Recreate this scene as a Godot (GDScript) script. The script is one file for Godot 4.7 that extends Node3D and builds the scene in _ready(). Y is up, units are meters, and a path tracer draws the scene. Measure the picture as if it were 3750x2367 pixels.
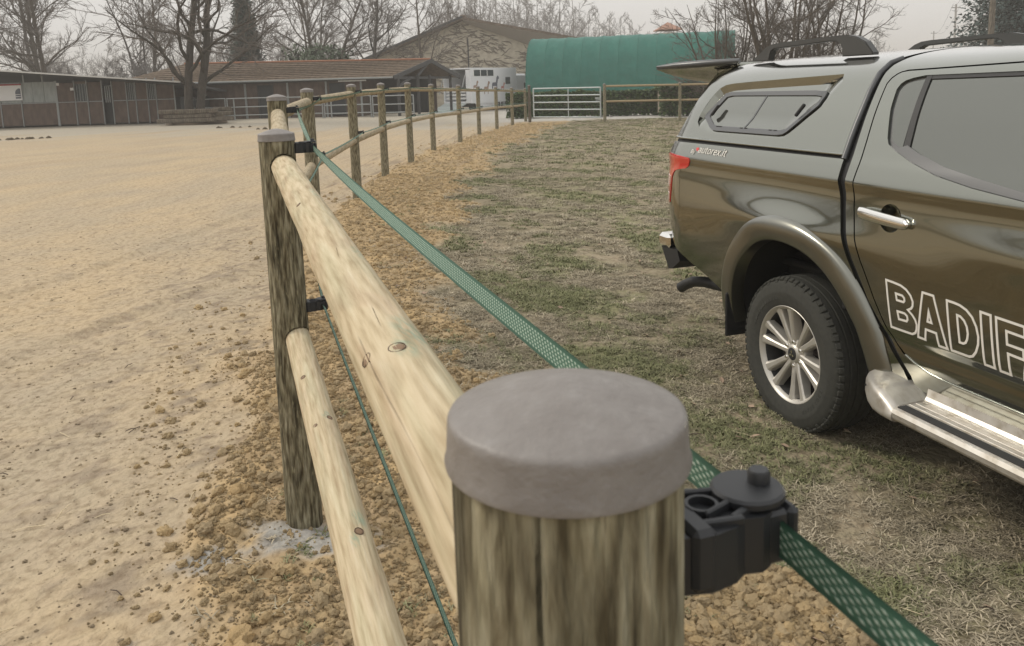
extends Node3D
# Paddock edge: round-pole fence with green tape, pickup on dry grass, sandy yard with stables behind.

var M := {}
var used := {}
var rng := RandomNumberGenerator.new()
var nz := FastNoiseLite.new()
var nz2 := FastNoiseLite.new()
var nzc := FastNoiseLite.new()

func _ready():
	setup_view()
	make_materials()
	make_ground()
	make_ground_cover()
	make_fence()
	make_right_fence()
	make_pickup()
	make_stable_near()
	make_stable_long()
	make_barn()
	make_tunnel()
	make_lorry()
	make_corral()
	make_gate()
	make_hedge()
	make_poles()
	make_trees()
	make_small_things()

func setup_view():
	rng.seed = 11
	nz.seed = 3; nz.noise_type = FastNoiseLite.TYPE_SIMPLEX_SMOOTH; nz.frequency = 1.0
	nz.fractal_type = FastNoiseLite.FRACTAL_FBM; nz.fractal_octaves = 4
	nz2.seed = 8; nz2.noise_type = FastNoiseLite.TYPE_SIMPLEX_SMOOTH; nz2.frequency = 1.0; nz2.fractal_type = FastNoiseLite.FRACTAL_NONE
	nzc.seed = 5; nzc.noise_type = FastNoiseLite.TYPE_CELLULAR; nzc.frequency = 1.0; nzc.fractal_type = FastNoiseLite.FRACTAL_NONE
	var cam := Camera3D.new()
	cam.name = "camera"
	add_child(cam)
	var pitch := atan((779.0 - 308.0) / 3028.0)
	cam.transform = Transform3D(Basis(Vector3(1, 0, 0), -pitch) * Basis(Vector3(0, 0, 1), -deg_to_rad(1.8)), Vector3(0, 1.68, 0))
	cam.projection = Camera3D.PROJECTION_FRUSTUM
	cam.near = 0.05
	cam.far = 3000.0
	cam.size = cam.near * 2367.0 / 3028.0
	cam.frustum_offset = Vector2(0, cam.near * (779.0 - 1183.5) / 3028.0)
	cam.current = true
	var ca := CameraAttributesPhysical.new()
	ca.frustum_focal_length = 26.0
	ca.frustum_focus_distance = 3.4
	ca.exposure_aperture = 17.0
	cam.attributes = ca
	var e := Environment.new()
	e.background_mode = Environment.BG_SKY
	var sm := ProceduralSkyMaterial.new()
	sm.sky_top_color = Color(0.97, 0.968, 0.96).linear_to_srgb()
	sm.sky_horizon_color = Color(0.62, 0.597, 0.565).linear_to_srgb()
	sm.sky_curve = 0.22
	sm.ground_bottom_color = Color(0.2, 0.17, 0.13).linear_to_srgb()
	sm.ground_horizon_color = Color(0.34, 0.3, 0.25).linear_to_srgb()
	sm.sun_angle_max = 0.0
	var sk := Sky.new()
	sk.sky_material = sm
	e.sky = sk
	e.tonemap_mode = Environment.TONE_MAPPER_LINEAR
	e.tonemap_exposure = 1.18
	e.fog_enabled = true
	e.fog_density = 0.0022
	e.fog_light_color = Color(0.95, 0.93, 0.9)
	e.sdfgi_enabled = true
	e.ssao_enabled = true
	e.ssil_enabled = true
	var we := WorldEnvironment.new()
	we.name = "environment"
	we.environment = e
	add_child(we)
	var sun := DirectionalLight3D.new()
	sun.name = "sun"
	sun.light_energy = 0.5
	sun.light_angular_distance = 16.0
	sun.light_color = Color(1.0, 0.965, 0.91)
	sun.shadow_enabled = true
	sun.sky_mode = DirectionalLight3D.SKY_MODE_LIGHT_ONLY
	add_child(sun)
	sun.look_at_from_position(Vector3(-9, 8, -3.5), Vector3.ZERO, Vector3.UP)

# ---------------------------------------------------------------- helpers
func lin(r, g, b) -> Color:
	return Color(r, g, b).linear_to_srgb()

func mat(called: String, c: Color, rough := 0.8, metal := 0.0, spec := 0.5) -> StandardMaterial3D:
	var m := StandardMaterial3D.new()
	m.resource_name = called
	m.albedo_color = c.linear_to_srgb()
	m.roughness = rough
	m.metallic = metal
	m.metallic_specular = spec
	M[called] = m
	return m

func noise_tex(sd: int, freq: float, octaves: int, size := 512, normal := false, ramp = null, type := FastNoiseLite.TYPE_SIMPLEX_SMOOTH, bump := 8.0) -> NoiseTexture2D:
	var n := FastNoiseLite.new()
	n.seed = sd; n.noise_type = type; n.frequency = freq
	n.fractal_type = FastNoiseLite.FRACTAL_FBM; n.fractal_octaves = octaves
	var t := NoiseTexture2D.new()
	t.width = size; t.height = size; t.seamless = true; t.noise = n
	t.as_normal_map = normal
	t.bump_strength = bump
	if ramp: t.color_ramp = ramp
	return t

func ramp(stops: Array) -> Gradient:
	var g := Gradient.new()
	var o := PackedFloat32Array(); var c := PackedColorArray()
	for s in stops:
		o.append(s[0]); c.append(Color(s[1], s[2], s[3]).linear_to_srgb())
	g.offsets = o; g.colors = c
	return g

func numbered(n: String) -> String:
	if not used.has(n):
		used[n] = 0
		return n
	used[n] += 1
	return "%s_%03d" % [n, used[n]]

func thing(called: String, label: String, category: String, at := Vector3.ZERO, turn := 0.0, group := "") -> Node3D:
	var o := Node3D.new()
	o.name = numbered(called)
	add_child(o)
	o.position = at
	o.rotation.y = turn
	tag(o, label, category, group)
	return o

func tag(o: Node, label: String, category: String, group := ""):
	o.set_meta("label", label)
	o.set_meta("category", category)
	if group != "": o.set_meta("group", group)

func part(parent: Node, called: String, mesh: Mesh, m: Material, xf := Transform3D.IDENTITY) -> MeshInstance3D:
	var o := MeshInstance3D.new()
	o.name = called if parent != self else numbered(called)
	o.mesh = mesh
	o.material_override = m
	parent.add_child(o, true)
	o.transform = xf
	return o

func many(parent: Node, called: String, mesh: Mesh, m: Material, xfs: Array, cols = null) -> MultiMeshInstance3D:
	var mm := MultiMesh.new()
	mm.transform_format = MultiMesh.TRANSFORM_3D
	if cols: mm.use_colors = true
	mm.mesh = mesh
	mm.instance_count = xfs.size()
	for i in xfs.size():
		mm.set_instance_transform(i, xfs[i])
		if cols: mm.set_instance_color(i, cols[i])
	var o := MultiMeshInstance3D.new()
	o.name = called if parent != self else numbered(called)
	o.multimesh = mm
	o.material_override = m
	parent.add_child(o, true)
	return o

class MB:
	var v := PackedVector3Array()
	var n := PackedVector3Array()
	var uv := PackedVector2Array()
	var c := PackedColorArray()
	var idx := PackedInt32Array()
	var col := Color.WHITE
	func vert(p: Vector3, nn: Vector3, u := Vector2.ZERO) -> int:
		v.append(p); n.append(nn); uv.append(u); c.append(col)
		return v.size() - 1
	func tri(a: int, b: int, d: int):
		var g := (v[d] - v[a]).cross(v[b] - v[a])
		if g.dot(n[a] + n[b] + n[d]) < 0.0:
			idx.append(a); idx.append(d); idx.append(b)
		else:
			idx.append(a); idx.append(b); idx.append(d)
	func quadi(a: int, b: int, d: int, e: int):
		tri(a, b, d); tri(a, d, e)
	# flat face, out = a direction the face looks to
	func face(ps: Array, out: Vector3):
		var g: Vector3 = (ps[1] - ps[0]).cross(ps[2] - ps[0]).normalized()
		if g.dot(out) < 0.0: g = -g
		var k := []
		for p in ps: k.append(vert(p, g, Vector2(p.x + p.z, p.y)))
		for i in range(1, ps.size() - 1): tri(k[0], k[i], k[i + 1])
	func box(at: Vector3, size: Vector3, b := 0.0, ba := Basis.IDENTITY):
		var h := size * 0.5
		if b <= 0.0:
			for ax in 3:
				for s in [-1.0, 1.0]:
					var u := (ax + 1) % 3; var w := (ax + 2) % 3
					var ps := []
					for k in [[-1, -1], [1, -1], [1, 1], [-1, 1]]:
						var p := Vector3.ZERO
						p[ax] = s * h[ax]; p[u] = k[0] * h[u]; p[w] = k[1] * h[w]
						ps.append(at + ba * p)
					var o := Vector3.ZERO; o[ax] = s
					face(ps, ba * o)
			return
		b = minf(b, minf(h.x, minf(h.y, h.z)) * 0.95)
		for ax in 3:
			var u := (ax + 1) % 3; var w := (ax + 2) % 3
			for s in [-1.0, 1.0]:
				var ps := []
				for k in [[-1, -1], [1, -1], [1, 1], [-1, 1]]:
					var p := Vector3.ZERO
					p[ax] = s * h[ax]; p[u] = k[0] * (h[u] - b); p[w] = k[1] * (h[w] - b)
					ps.append(at + ba * p)
				var o := Vector3.ZERO; o[ax] = s
				face(ps, ba * o)
			for s in [-1.0, 1.0]:
				for t in [-1.0, 1.0]:
					var ps := []
					for k in [-1.0, 1.0]:
						var p := Vector3.ZERO
						p[ax] = k * (h[ax] - b); p[u] = s * h[u]; p[w] = t * (h[w] - b)
						ps.append(at + ba * p)
					for k in [1.0, -1.0]:
						var p := Vector3.ZERO
						p[ax] = k * (h[ax] - b); p[u] = s * (h[u] - b); p[w] = t * h[w]
						ps.append(at + ba * p)
					var o := Vector3.ZERO; o[u] = s; o[w] = t
					face(ps, ba * o)
		for sx in [-1.0, 1.0]:
			for sy in [-1.0, 1.0]:
				for sz in [-1.0, 1.0]:
					var a := at + ba * Vector3(sx * h.x, sy * (h.y - b), sz * (h.z - b))
					var d := at + ba * Vector3(sx * (h.x - b), sy * h.y, sz * (h.z - b))
					var e := at + ba * Vector3(sx * (h.x - b), sy * (h.y - b), sz * h.z)
					face([a, d, e], ba * Vector3(sx, sy, sz))
	func bar(a: Vector3, b: Vector3, wide: float, high: float, bev := 0.0, up := Vector3.UP):
		var d := b - a
		var x := d.normalized()
		var z := x.cross(up).normalized()
		box((a + b) * 0.5, Vector3(d.length(), high, wide), bev, Basis(x, z.cross(x), z))
	func tube(ps: Array, rs: Array, sides := 8, caps := true, vs := 1.0):
		var rings := []
		var u := Vector3.ZERO
		var along := 0.0
		for i in ps.size():
			var d: Vector3 = (ps[mini(i + 1, ps.size() - 1)] - ps[maxi(i - 1, 0)]).normalized()
			if u == Vector3.ZERO:
				u = d.cross(Vector3(0.31, 0.2, 0.93) if absf(d.y) > 0.7 else Vector3.UP).normalized()
			u = (u - d * u.dot(d)).normalized()
			var w := d.cross(u)
			if i: along += (ps[i] - ps[i - 1]).length()
			var k := []
			for j in sides + 1:
				var a := TAU * j / sides
				var o := u * cos(a) + w * sin(a)
				k.append(vert(ps[i] + o * rs[i], o, Vector2(float(j) / sides, along * vs)))
			rings.append(k)
			if i:
				for j in sides:
					quadi(rings[i - 1][j], rings[i - 1][j + 1], k[j + 1], k[j])
		if caps:
			for e in [0, ps.size() - 1]:
				var d: Vector3 = (ps[1] - ps[0]) if e == 0 else (ps[e] - ps[e - 1])
				if e == 0: d = -d
				d = d.normalized()
				var m := vert(ps[e], d, Vector2(0.5, 0.0))
				var k := []
				for j in sides: k.append(vert(v[rings[e][j]], d, Vector2(v[rings[e][j]].x * 3.0, v[rings[e][j]].z * 3.0)))
				for j in sides: tri(m, k[j], k[(j + 1) % sides])
	# thin branch without normals cost: three sides
	func twig(ps: Array, rs: Array, sides := 3):
		tube(ps, rs, sides, false)
	# profile: [Vector2(radius, height)], turned round xf's y axis; sharp corners are split
	func lathe(pr: Array, sides := 24, xf := Transform3D.IDENTITY, from := 0.0, sweep := TAU):
		var prev := []
		for i in pr.size() - 1:
			var p: Vector2 = pr[i]; var q: Vector2 = pr[i + 1]
			var t := (q - p).normalized()
			var na := Vector2(t.y, -t.x); var nb := na
			if i > 0:
				var t0: Vector2 = (p - pr[i - 1]).normalized()
				if t0.dot(t) > 0.75: na = (na + Vector2(t0.y, -t0.x)).normalized()
			if i < pr.size() - 2:
				var t1: Vector2 = (pr[i + 2] - q).normalized()
				if t1.dot(t) > 0.75: nb = (nb + Vector2(t1.y, -t1.x)).normalized()
			var ka := []; var kb := []
			for j in sides + 1:
				var a := from + sweep * j / sides
				var d := Vector3(cos(a), 0, sin(a))
				ka.append(vert(xf * (d * p.x + Vector3(0, p.y, 0)), xf.basis * (d * na.x + Vector3(0, na.y, 0)), Vector2(float(j) / sides, p.y)))
				kb.append(vert(xf * (d * q.x + Vector3(0, q.y, 0)), xf.basis * (d * nb.x + Vector3(0, nb.y, 0)), Vector2(float(j) / sides, q.y)))
			for j in sides: quadi(ka[j], ka[j + 1], kb[j + 1], kb[j])
	# outline in the xy plane of xf, depth along its z (centred)
	func extrude(poly: PackedVector2Array, depth: float, xf := Transform3D.IDENTITY):
		var t := Geometry2D.triangulate_polygon(poly)
		for s in [-0.5, 0.5]:
			var k := []
			for p in poly: k.append(vert(xf * Vector3(p.x, p.y, s * depth), xf.basis.z * signf(s), p))
			for i in range(0, t.size(), 3): tri(k[t[i]], k[t[i + 1]], k[t[i + 2]])
		var cw := Geometry2D.is_polygon_clockwise(poly)
		for i in poly.size():
			var a := poly[i]; var b := poly[(i + 1) % poly.size()]
			var o := Vector2(b.y - a.y, a.x - b.x) * (1.0 if not cw else -1.0)
			face([xf * Vector3(a.x, a.y, -0.5 * depth), xf * Vector3(b.x, b.y, -0.5 * depth), xf * Vector3(b.x, b.y, 0.5 * depth), xf * Vector3(a.x, a.y, 0.5 * depth)], xf.basis * Vector3(o.x, o.y, 0))
	# rows of points as one smooth surface; hub = a point (or line along x when inline) that lies behind it
	func smooth(rows: Array, hub: Vector3, along_x := false):
		var ids := []
		for i in rows.size():
			var ir := []
			for j in rows[i].size():
				var du: Vector3 = rows[mini(i + 1, rows.size() - 1)][j] - rows[maxi(i - 1, 0)][j]
				var dv: Vector3 = rows[i][mini(j + 1, rows[i].size() - 1)] - rows[i][maxi(j - 1, 0)]
				var nn := du.cross(dv).normalized()
				var o: Vector3 = rows[i][j] - hub
				if along_x: o.x = 0.0
				if nn.dot(o) < 0.0: nn = -nn
				ir.append(vert(rows[i][j], nn))
			ids.append(ir)
		for i in rows.size() - 1:
			for j in rows[i].size() - 1: quadi(ids[i][j], ids[i + 1][j], ids[i + 1][j + 1], ids[i][j + 1])
	func done() -> ArrayMesh:
		var a := []
		a.resize(Mesh.ARRAY_MAX)
		a[Mesh.ARRAY_VERTEX] = v; a[Mesh.ARRAY_NORMAL] = n; a[Mesh.ARRAY_TEX_UV] = uv; a[Mesh.ARRAY_COLOR] = c; a[Mesh.ARRAY_INDEX] = idx
		var m := ArrayMesh.new()
		m.add_surface_from_arrays(Mesh.PRIMITIVE_TRIANGLES, a)
		return m

func disc(r: float, n := 20, cx := 0.0, cy := 0.0, ry := -1.0) -> PackedVector2Array:
	var p := PackedVector2Array()
	for i in n: p.append(Vector2(cx + r * cos(TAU * i / n), cy + (r if ry < 0.0 else ry) * sin(TAU * i / n)))
	return p

func sstep(a: float, b: float, x: float) -> float:
	return smoothstep(a, b, x)
# ---------------------------------------------------------------- materials
func make_materials():
	var m: StandardMaterial3D
	# ground: base colours ride on the vertices, textures add grain
	m = mat("ground", Color(1, 1, 1), 0.95, 0.0, 0.25)
	m.vertex_color_use_as_albedo = true
	m.uv1_triplanar = true; m.uv1_world_triplanar = true; m.uv1_scale = Vector3.ONE * 1.1
	m.albedo_texture = noise_tex(21, 0.012, 6, 1024, false, ramp([[0.0, 0.6, 0.57, 0.54], [0.4, 0.88, 0.87, 0.86], [0.55, 1, 1, 1], [1.0, 1, 1, 1]]))
	m.heightmap_enabled = true
	m.heightmap_texture = noise_tex(22, 0.02, 6, 1024)
	m.heightmap_scale = 0.9
	m.heightmap_flip_texture = false
	m = mat("clod", Color(1, 1, 1), 0.95, 0.0, 0.2)
	m.vertex_color_use_as_albedo = true
	m.uv1_triplanar = true; m.uv1_scale = Vector3.ONE * 1.2
	m.albedo_texture = noise_tex(23, 0.02, 5, 512, false, ramp([[0.0, 0.6, 0.58, 0.55], [1.0, 1, 1, 1]]))
	m.heightmap_enabled = true; m.heightmap_texture = m.albedo_texture; m.heightmap_scale = 1.0
	m = mat("grass", Color(1, 1, 1), 0.85, 0.0, 0.3)
	m.vertex_color_use_as_albedo = true
	m.backlight_enabled = true; m.backlight = Color(0.35, 0.35, 0.3)
	m = mat("straw", Color(0.62, 0.52, 0.34), 0.8)
	m = mat("dead_leaf", Color(0.33, 0.235, 0.165), 0.85)
	m = mat("twig", Color(0.1, 0.075, 0.055), 0.9)
	m = mat("dung", Color(0.075, 0.055, 0.03), 0.95)
	# fence timber
	var rg := ramp([[0.0, 0.05, 0.041, 0.025], [0.28, 0.13, 0.112, 0.072], [0.45, 0.2, 0.178, 0.118], [0.62, 0.27, 0.245, 0.168], [0.8, 0.34, 0.312, 0.225], [1.0, 0.46, 0.43, 0.33]])
	m = mat("post_wood", Color(1, 1, 1), 0.85, 0.0, 0.3)
	m.vertex_color_use_as_albedo = true
	m.albedo_texture = noise_tex(31, 0.018, 6, 1024, false, rg)
	m.uv1_scale = Vector3(1.4, 0.55, 1)
	m.heightmap_enabled = true; m.heightmap_texture = noise_tex(32, 0.025, 6, 1024); m.heightmap_scale = 0.5
	m = mat("rail_wood", Color(1, 1, 1), 0.8, 0.0, 0.3)
	m.vertex_color_use_as_albedo = true
	m.albedo_texture = noise_tex(33, 0.012, 6, 1024, false, ramp([[0.0, 0.34, 0.26, 0.16], [0.3, 0.44, 0.355, 0.235], [0.5, 0.51, 0.42, 0.285], [0.75, 0.56, 0.47, 0.33], [1.0, 0.62, 0.54, 0.4]]))
	m.uv1_scale = Vector3(1.5, 0.45, 1)
	m.heightmap_enabled = true; m.heightmap_texture = noise_tex(34, 0.02, 5, 512); m.heightmap_scale = 0.15
	m = mat("old_wood", Color(1, 1, 1), 0.9, 0.0, 0.3)
	m.albedo_texture = noise_tex(35, 0.012, 5, 512, false, ramp([[0.0, 0.06, 0.05, 0.038], [0.5, 0.13, 0.11, 0.085], [1.0, 0.22, 0.19, 0.15]]))
	m.uv1_scale = Vector3(2, 0.4, 1)
	mat("knot", Color(0.2, 0.125, 0.07), 0.7)
	mat("knot_ring", Color(0.085, 0.05, 0.028), 0.7)
	m = mat("cap_plastic", Color(1, 1, 1), 0.5, 0.0, 0.45)
	m.uv1_triplanar = true; m.uv1_scale = Vector3.ONE * 9.0
	m.albedo_texture = noise_tex(36, 0.01, 5, 512, false, ramp([[0.0, 0.17, 0.152, 0.138], [0.55, 0.2, 0.182, 0.167], [0.78, 0.215, 0.197, 0.182], [0.9, 0.232, 0.215, 0.2], [1.0, 0.26, 0.243, 0.228]]))
	m.heightmap_enabled = true; m.heightmap_texture = noise_tex(37, 0.03, 4, 512); m.heightmap_scale = 0.06
	mat("insulator", Color(0.018, 0.019, 0.021), 0.5, 0.0, 0.5)
	m = mat("tape", Color(1, 1, 1), 0.75)
	m.albedo_texture = tape_image()
	m.uv1_scale = Vector3(1, 1, 1)
	m.heightmap_enabled = true; m.heightmap_texture = m.albedo_texture; m.heightmap_scale = 0.1
	# pickup
	m = mat("paint", Color(0.25, 0.255, 0.218), 0.13, 1.0)
	m.clearcoat_enabled = true; m.clearcoat = 1.0; m.clearcoat_roughness = 0.02
	m = mat("flare_paint", Color(0.195, 0.193, 0.164), 0.3, 0.95)
	m.clearcoat_enabled = true; m.clearcoat = 0.8; m.clearcoat_roughness = 0.12
	mat("trim_black", Color(0.014, 0.014, 0.014), 0.6)
	mat("trim_satin", Color(0.05, 0.052, 0.054), 0.35, 0.0, 0.6)
	mat("roof_rail", Color(0.06, 0.06, 0.058), 0.42, 0.2)
	mat("seal", Color(0.012, 0.012, 0.013), 0.75)
	mat("glass_tint", Color(0.2, 0.203, 0.182), 0.02, 0.9, 0.6)
	mat("glass_canopy", Color(0.25, 0.255, 0.23), 0.06, 0.85, 0.6)
	m = mat("tyre", Color(0.055, 0.055, 0.05), 0.85, 0.0, 0.35)
	m.uv1_triplanar = true; m.uv1_scale = Vector3.ONE * 4.0
	m.albedo_texture = noise_tex(41, 0.015, 5, 512, false, ramp([[0.0, 0.7, 0.7, 0.68], [0.6, 0.9, 0.9, 0.86], [1.0, 1.0, 0.96, 0.88]]))
	mat("alloy", Color(0.5, 0.475, 0.425), 0.42, 0.55)
	mat("alloy_shade", Color(0.05, 0.05, 0.05), 0.6, 0.4)  # rim barrel: shade of the gaps behind the spokes put into the colour
	mat("chrome", Color(0.82, 0.8, 0.76), 0.08, 1.0)
	m = mat("step_alloy", Color(1, 1, 1), 0.4, 0.6)
	m.uv1_triplanar = true; m.uv1_scale = Vector3.ONE * 2.0
	m.albedo_texture = noise_tex(42, 0.015, 5, 512, false, ramp([[0.0, 0.33, 0.29, 0.23], [0.4, 0.5, 0.47, 0.42], [1.0, 0.58, 0.56, 0.52]]))
	mat("lamp_red", Color(0.55, 0.02, 0.015), 0.1, 0.0, 0.6)
	M["lamp_red"].clearcoat_enabled = true; M["lamp_red"].clearcoat = 1.0; M["lamp_red"].clearcoat_roughness = 0.03
	mat("lamp_clear", Color(0.72, 0.66, 0.58), 0.15, 0.2)
	mat("sticker", Color(0.72, 0.69, 0.63), 0.5)
	mat("sticker_red", Color(0.6, 0.05, 0.05), 0.5)
	mat("disc_brake", Color(0.06, 0.05, 0.045), 0.7, 0.5)
	# buildings
	m = mat("panel_brown", Color(1, 1, 1), 0.85)
	m.uv1_triplanar = true; m.uv1_world_triplanar = true; m.uv1_scale = Vector3(0.6, 0.25, 0.6)
	m.albedo_texture = noise_tex(51, 0.012, 5, 512, false, ramp([[0.0, 0.085, 0.058, 0.045], [0.5, 0.12, 0.083, 0.064], [1.0, 0.155, 0.11, 0.085]]))
	m = mat("panel_grey", Color(1, 1, 1), 0.85)
	m.uv1_triplanar = true; m.uv1_world_triplanar = true; m.uv1_scale = Vector3(0.8, 0.2, 0.8)
	m.albedo_texture = noise_tex(52, 0.012, 5, 512, false, ramp([[0.0, 0.25, 0.27, 0.26], [0.5, 0.32, 0.345, 0.335], [1.0, 0.38, 0.4, 0.39]]))
	mat("galvanised", Color(0.3, 0.315, 0.31), 0.55, 0.3)
	mat("dark_opening", Color(0.03, 0.034, 0.036), 0.8)
	mat("dull_glass", Color(0.035, 0.05, 0.055), 0.25)
	mat("white_paint", Color(0.7, 0.7, 0.68), 0.6)
	m = mat("roof_tile", Color(1, 1, 1), 0.95, 0.0, 0.2)
	m.uv1_triplanar = true; m.uv1_world_triplanar = true; m.uv1_scale = Vector3.ONE * 0.35
	m.albedo_texture = noise_tex(53, 0.02, 6, 512, false, ramp([[0.0, 0.11, 0.085, 0.062], [0.5, 0.165, 0.128, 0.096], [1.0, 0.24, 0.185, 0.14]]))
	mat("ridge_tile", Color(0.36, 0.17, 0.1), 0.9)
	mat("dark_timber", Color(0.055, 0.055, 0.055), 0.85)
	mat("roof_sheet", Color(0.05, 0.05, 0.052), 0.6)
	mat("fascia", Color(0.5, 0.49, 0.46), 0.6)
	m = mat("barn_render", Color(1, 1, 1), 0.95, 0.0, 0.2)
	m.uv1_triplanar = true; m.uv1_world_triplanar = true; m.uv1_scale = Vector3.ONE * 0.3
	m.albedo_texture = noise_tex(54, 0.01, 5, 512, false, ramp([[0.0, 0.42, 0.37, 0.29], [0.5, 0.53, 0.475, 0.38], [1.0, 0.62, 0.56, 0.46]]))
	m = mat("dull_brown", Color(0.22, 0.185, 0.145), 0.95)
	mat("planter_soil", Color(0.12, 0.09, 0.06), 0.95)
	m = mat("tarp", Color(1, 1, 1), 0.55, 0.0, 0.4)
	m.uv1_triplanar = true; m.uv1_world_triplanar = true; m.uv1_scale = Vector3.ONE * 0.2
	m.albedo_texture = noise_tex(55, 0.01, 5, 512, false, ramp([[0.0, 0.008, 0.1, 0.075], [0.5, 0.012, 0.125, 0.095], [1.0, 0.02, 0.15, 0.115]]))
	m.heightmap_enabled = true; m.heightmap_texture = noise_tex(56, 0.012, 4, 512); m.heightmap_scale = 4.0
	mat("soffit", Color(0.34, 0.3, 0.26), 0.9)
	mat("tarp_dark", Color(0.02, 0.05, 0.045), 0.7)
	mat("lorry_white", Color(0.72, 0.73, 0.74), 0.4)
	mat("lorry_ramp", Color(0.36, 0.4, 0.39), 0.7)
	mat("graphic_grey", Color(0.1, 0.11, 0.14), 0.6)
	mat("graphic_brown", Color(0.3, 0.2, 0.15), 0.6)
	mat("graphic_red", Color(0.5, 0.2, 0.17), 0.6)
	mat("rubber", Color(0.02, 0.02, 0.02), 0.9)
	mat("gate_grey", Color(0.5, 0.54, 0.54), 0.45, 0.4)
	mat("banner_white", Color(0.74, 0.73, 0.72), 0.6)
	mat("banner_red", Color(0.32, 0.03, 0.03), 0.6)
	mat("pole_concrete", Color(0.34, 0.32, 0.3), 0.9)
	mat("terracotta", Color(0.36, 0.2, 0.14), 0.9)
	mat("wire", Color(0.03, 0.03, 0.03), 0.6)
	# trees
	for b in [["bark", 0.115, 0.095, 0.075], ["bark_dark", 0.075, 0.066, 0.056], ["bark_hazed", 0.22, 0.205, 0.19]]:  # the palest bark has distance haze mixed into its colour
		m = mat(b[0], Color(1, 1, 1), 0.95, 0.0, 0.2)
		m.uv1_triplanar = true; m.uv1_scale = Vector3(2, 0.6, 2)
		m.albedo_texture = noise_tex(61, 0.02, 4, 256, false, ramp([[0.0, b[1] * 0.6, b[2] * 0.6, b[3] * 0.6], [1.0, b[1] * 1.4, b[2] * 1.4, b[3] * 1.4]]))
	mat("twig_bark", Color(0.155, 0.135, 0.118), 0.95, 0.0, 0.2)
	mat("twig_hazed", Color(0.24, 0.222, 0.21), 0.95, 0.0, 0.2)  # far twigs: lighter and greyer, haze put into the colour
	for b in [["conifer", 0.03, 0.05, 0.035], ["cedar", 0.035, 0.06, 0.055], ["laurel", 0.06, 0.1, 0.045], ["evergreen", 0.05, 0.075, 0.035]]:
		m = mat(b[0], Color(b[1], b[2], b[3]), 0.6, 0.0, 0.4)
		m.vertex_color_use_as_albedo = true
		m.backlight_enabled = true; m.backlight = Color(0.3, 0.35, 0.25)

# woven electric tape: green base, darker selvedge, pale stitches in staggered rows
func tape_image() -> ImageTexture:
	var w := 64; var h := 512
	var im := Image.create(w, h, false, Image.FORMAT_RGB8)
	var r := RandomNumberGenerator.new()
	r.seed = 4
	for y in h:
		for x in w:
			var lane := int(x / 8.0)
			var f := 0.82 + 0.18 * sin(TAU * (x / 4.0)) * cos(TAU * y / 8.0) + r.randf_range(-0.08, 0.08)
			var g := Color(0.06, 0.145, 0.095) if lane > 0 and lane < 7 else Color(0.035, 0.1, 0.065)
			g = g * f
			var ph := (y + (lane % 2) * 16 + (x % 8) * 2) % 32
			if lane > 0 and lane < 7 and x % 8 > 1 and x % 8 < 7 and ph < 13:
				g = Color(0.4, 0.48, 0.4) * (0.85 + 0.2 * r.randf())
			im.set_pixel(x, y, Color(g.r, g.g, g.b).linear_to_srgb())
	return ImageTexture.create_from_image(im)
# ---------------------------------------------------------------- ground
# fence posts: x, height of the cap's tip, z
const POSTS := [[0.80, 1.52, 1.93], [0.0235, 1.538, -0.385], [-0.765, 1.560, -2.72], [-1.393, 1.664, -5.02], [-1.804, 1.703, -7.49], [-1.932, 1.744, -10.3], [-1.948, 1.762, -12.8], [-1.828, 1.772, -15.2], [-1.68, 1.739, -18.2], [-1.249, 1.707, -20.9], [-0.887, 1.654, -24.4], [-0.416, 1.614, -28.0], [0.126, 1.558, -31.0], [0.691, 1.505, -34.5]]
var ctrl := []

func fence_x(z: float) -> float:
	if z > POSTS[0][2]: return POSTS[0][0] + (z - POSTS[0][2]) * 0.33
	for i in POSTS.size() - 1:
		if z >= POSTS[i + 1][2]:
			var t: float = (z - POSTS[i][2]) / (POSTS[i + 1][2] - POSTS[i][2])
			return lerpf(POSTS[i][0], POSTS[i + 1][0], t)
	return POSTS[-1][0] + (POSTS[-1][2] - z) * 0.17

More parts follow.
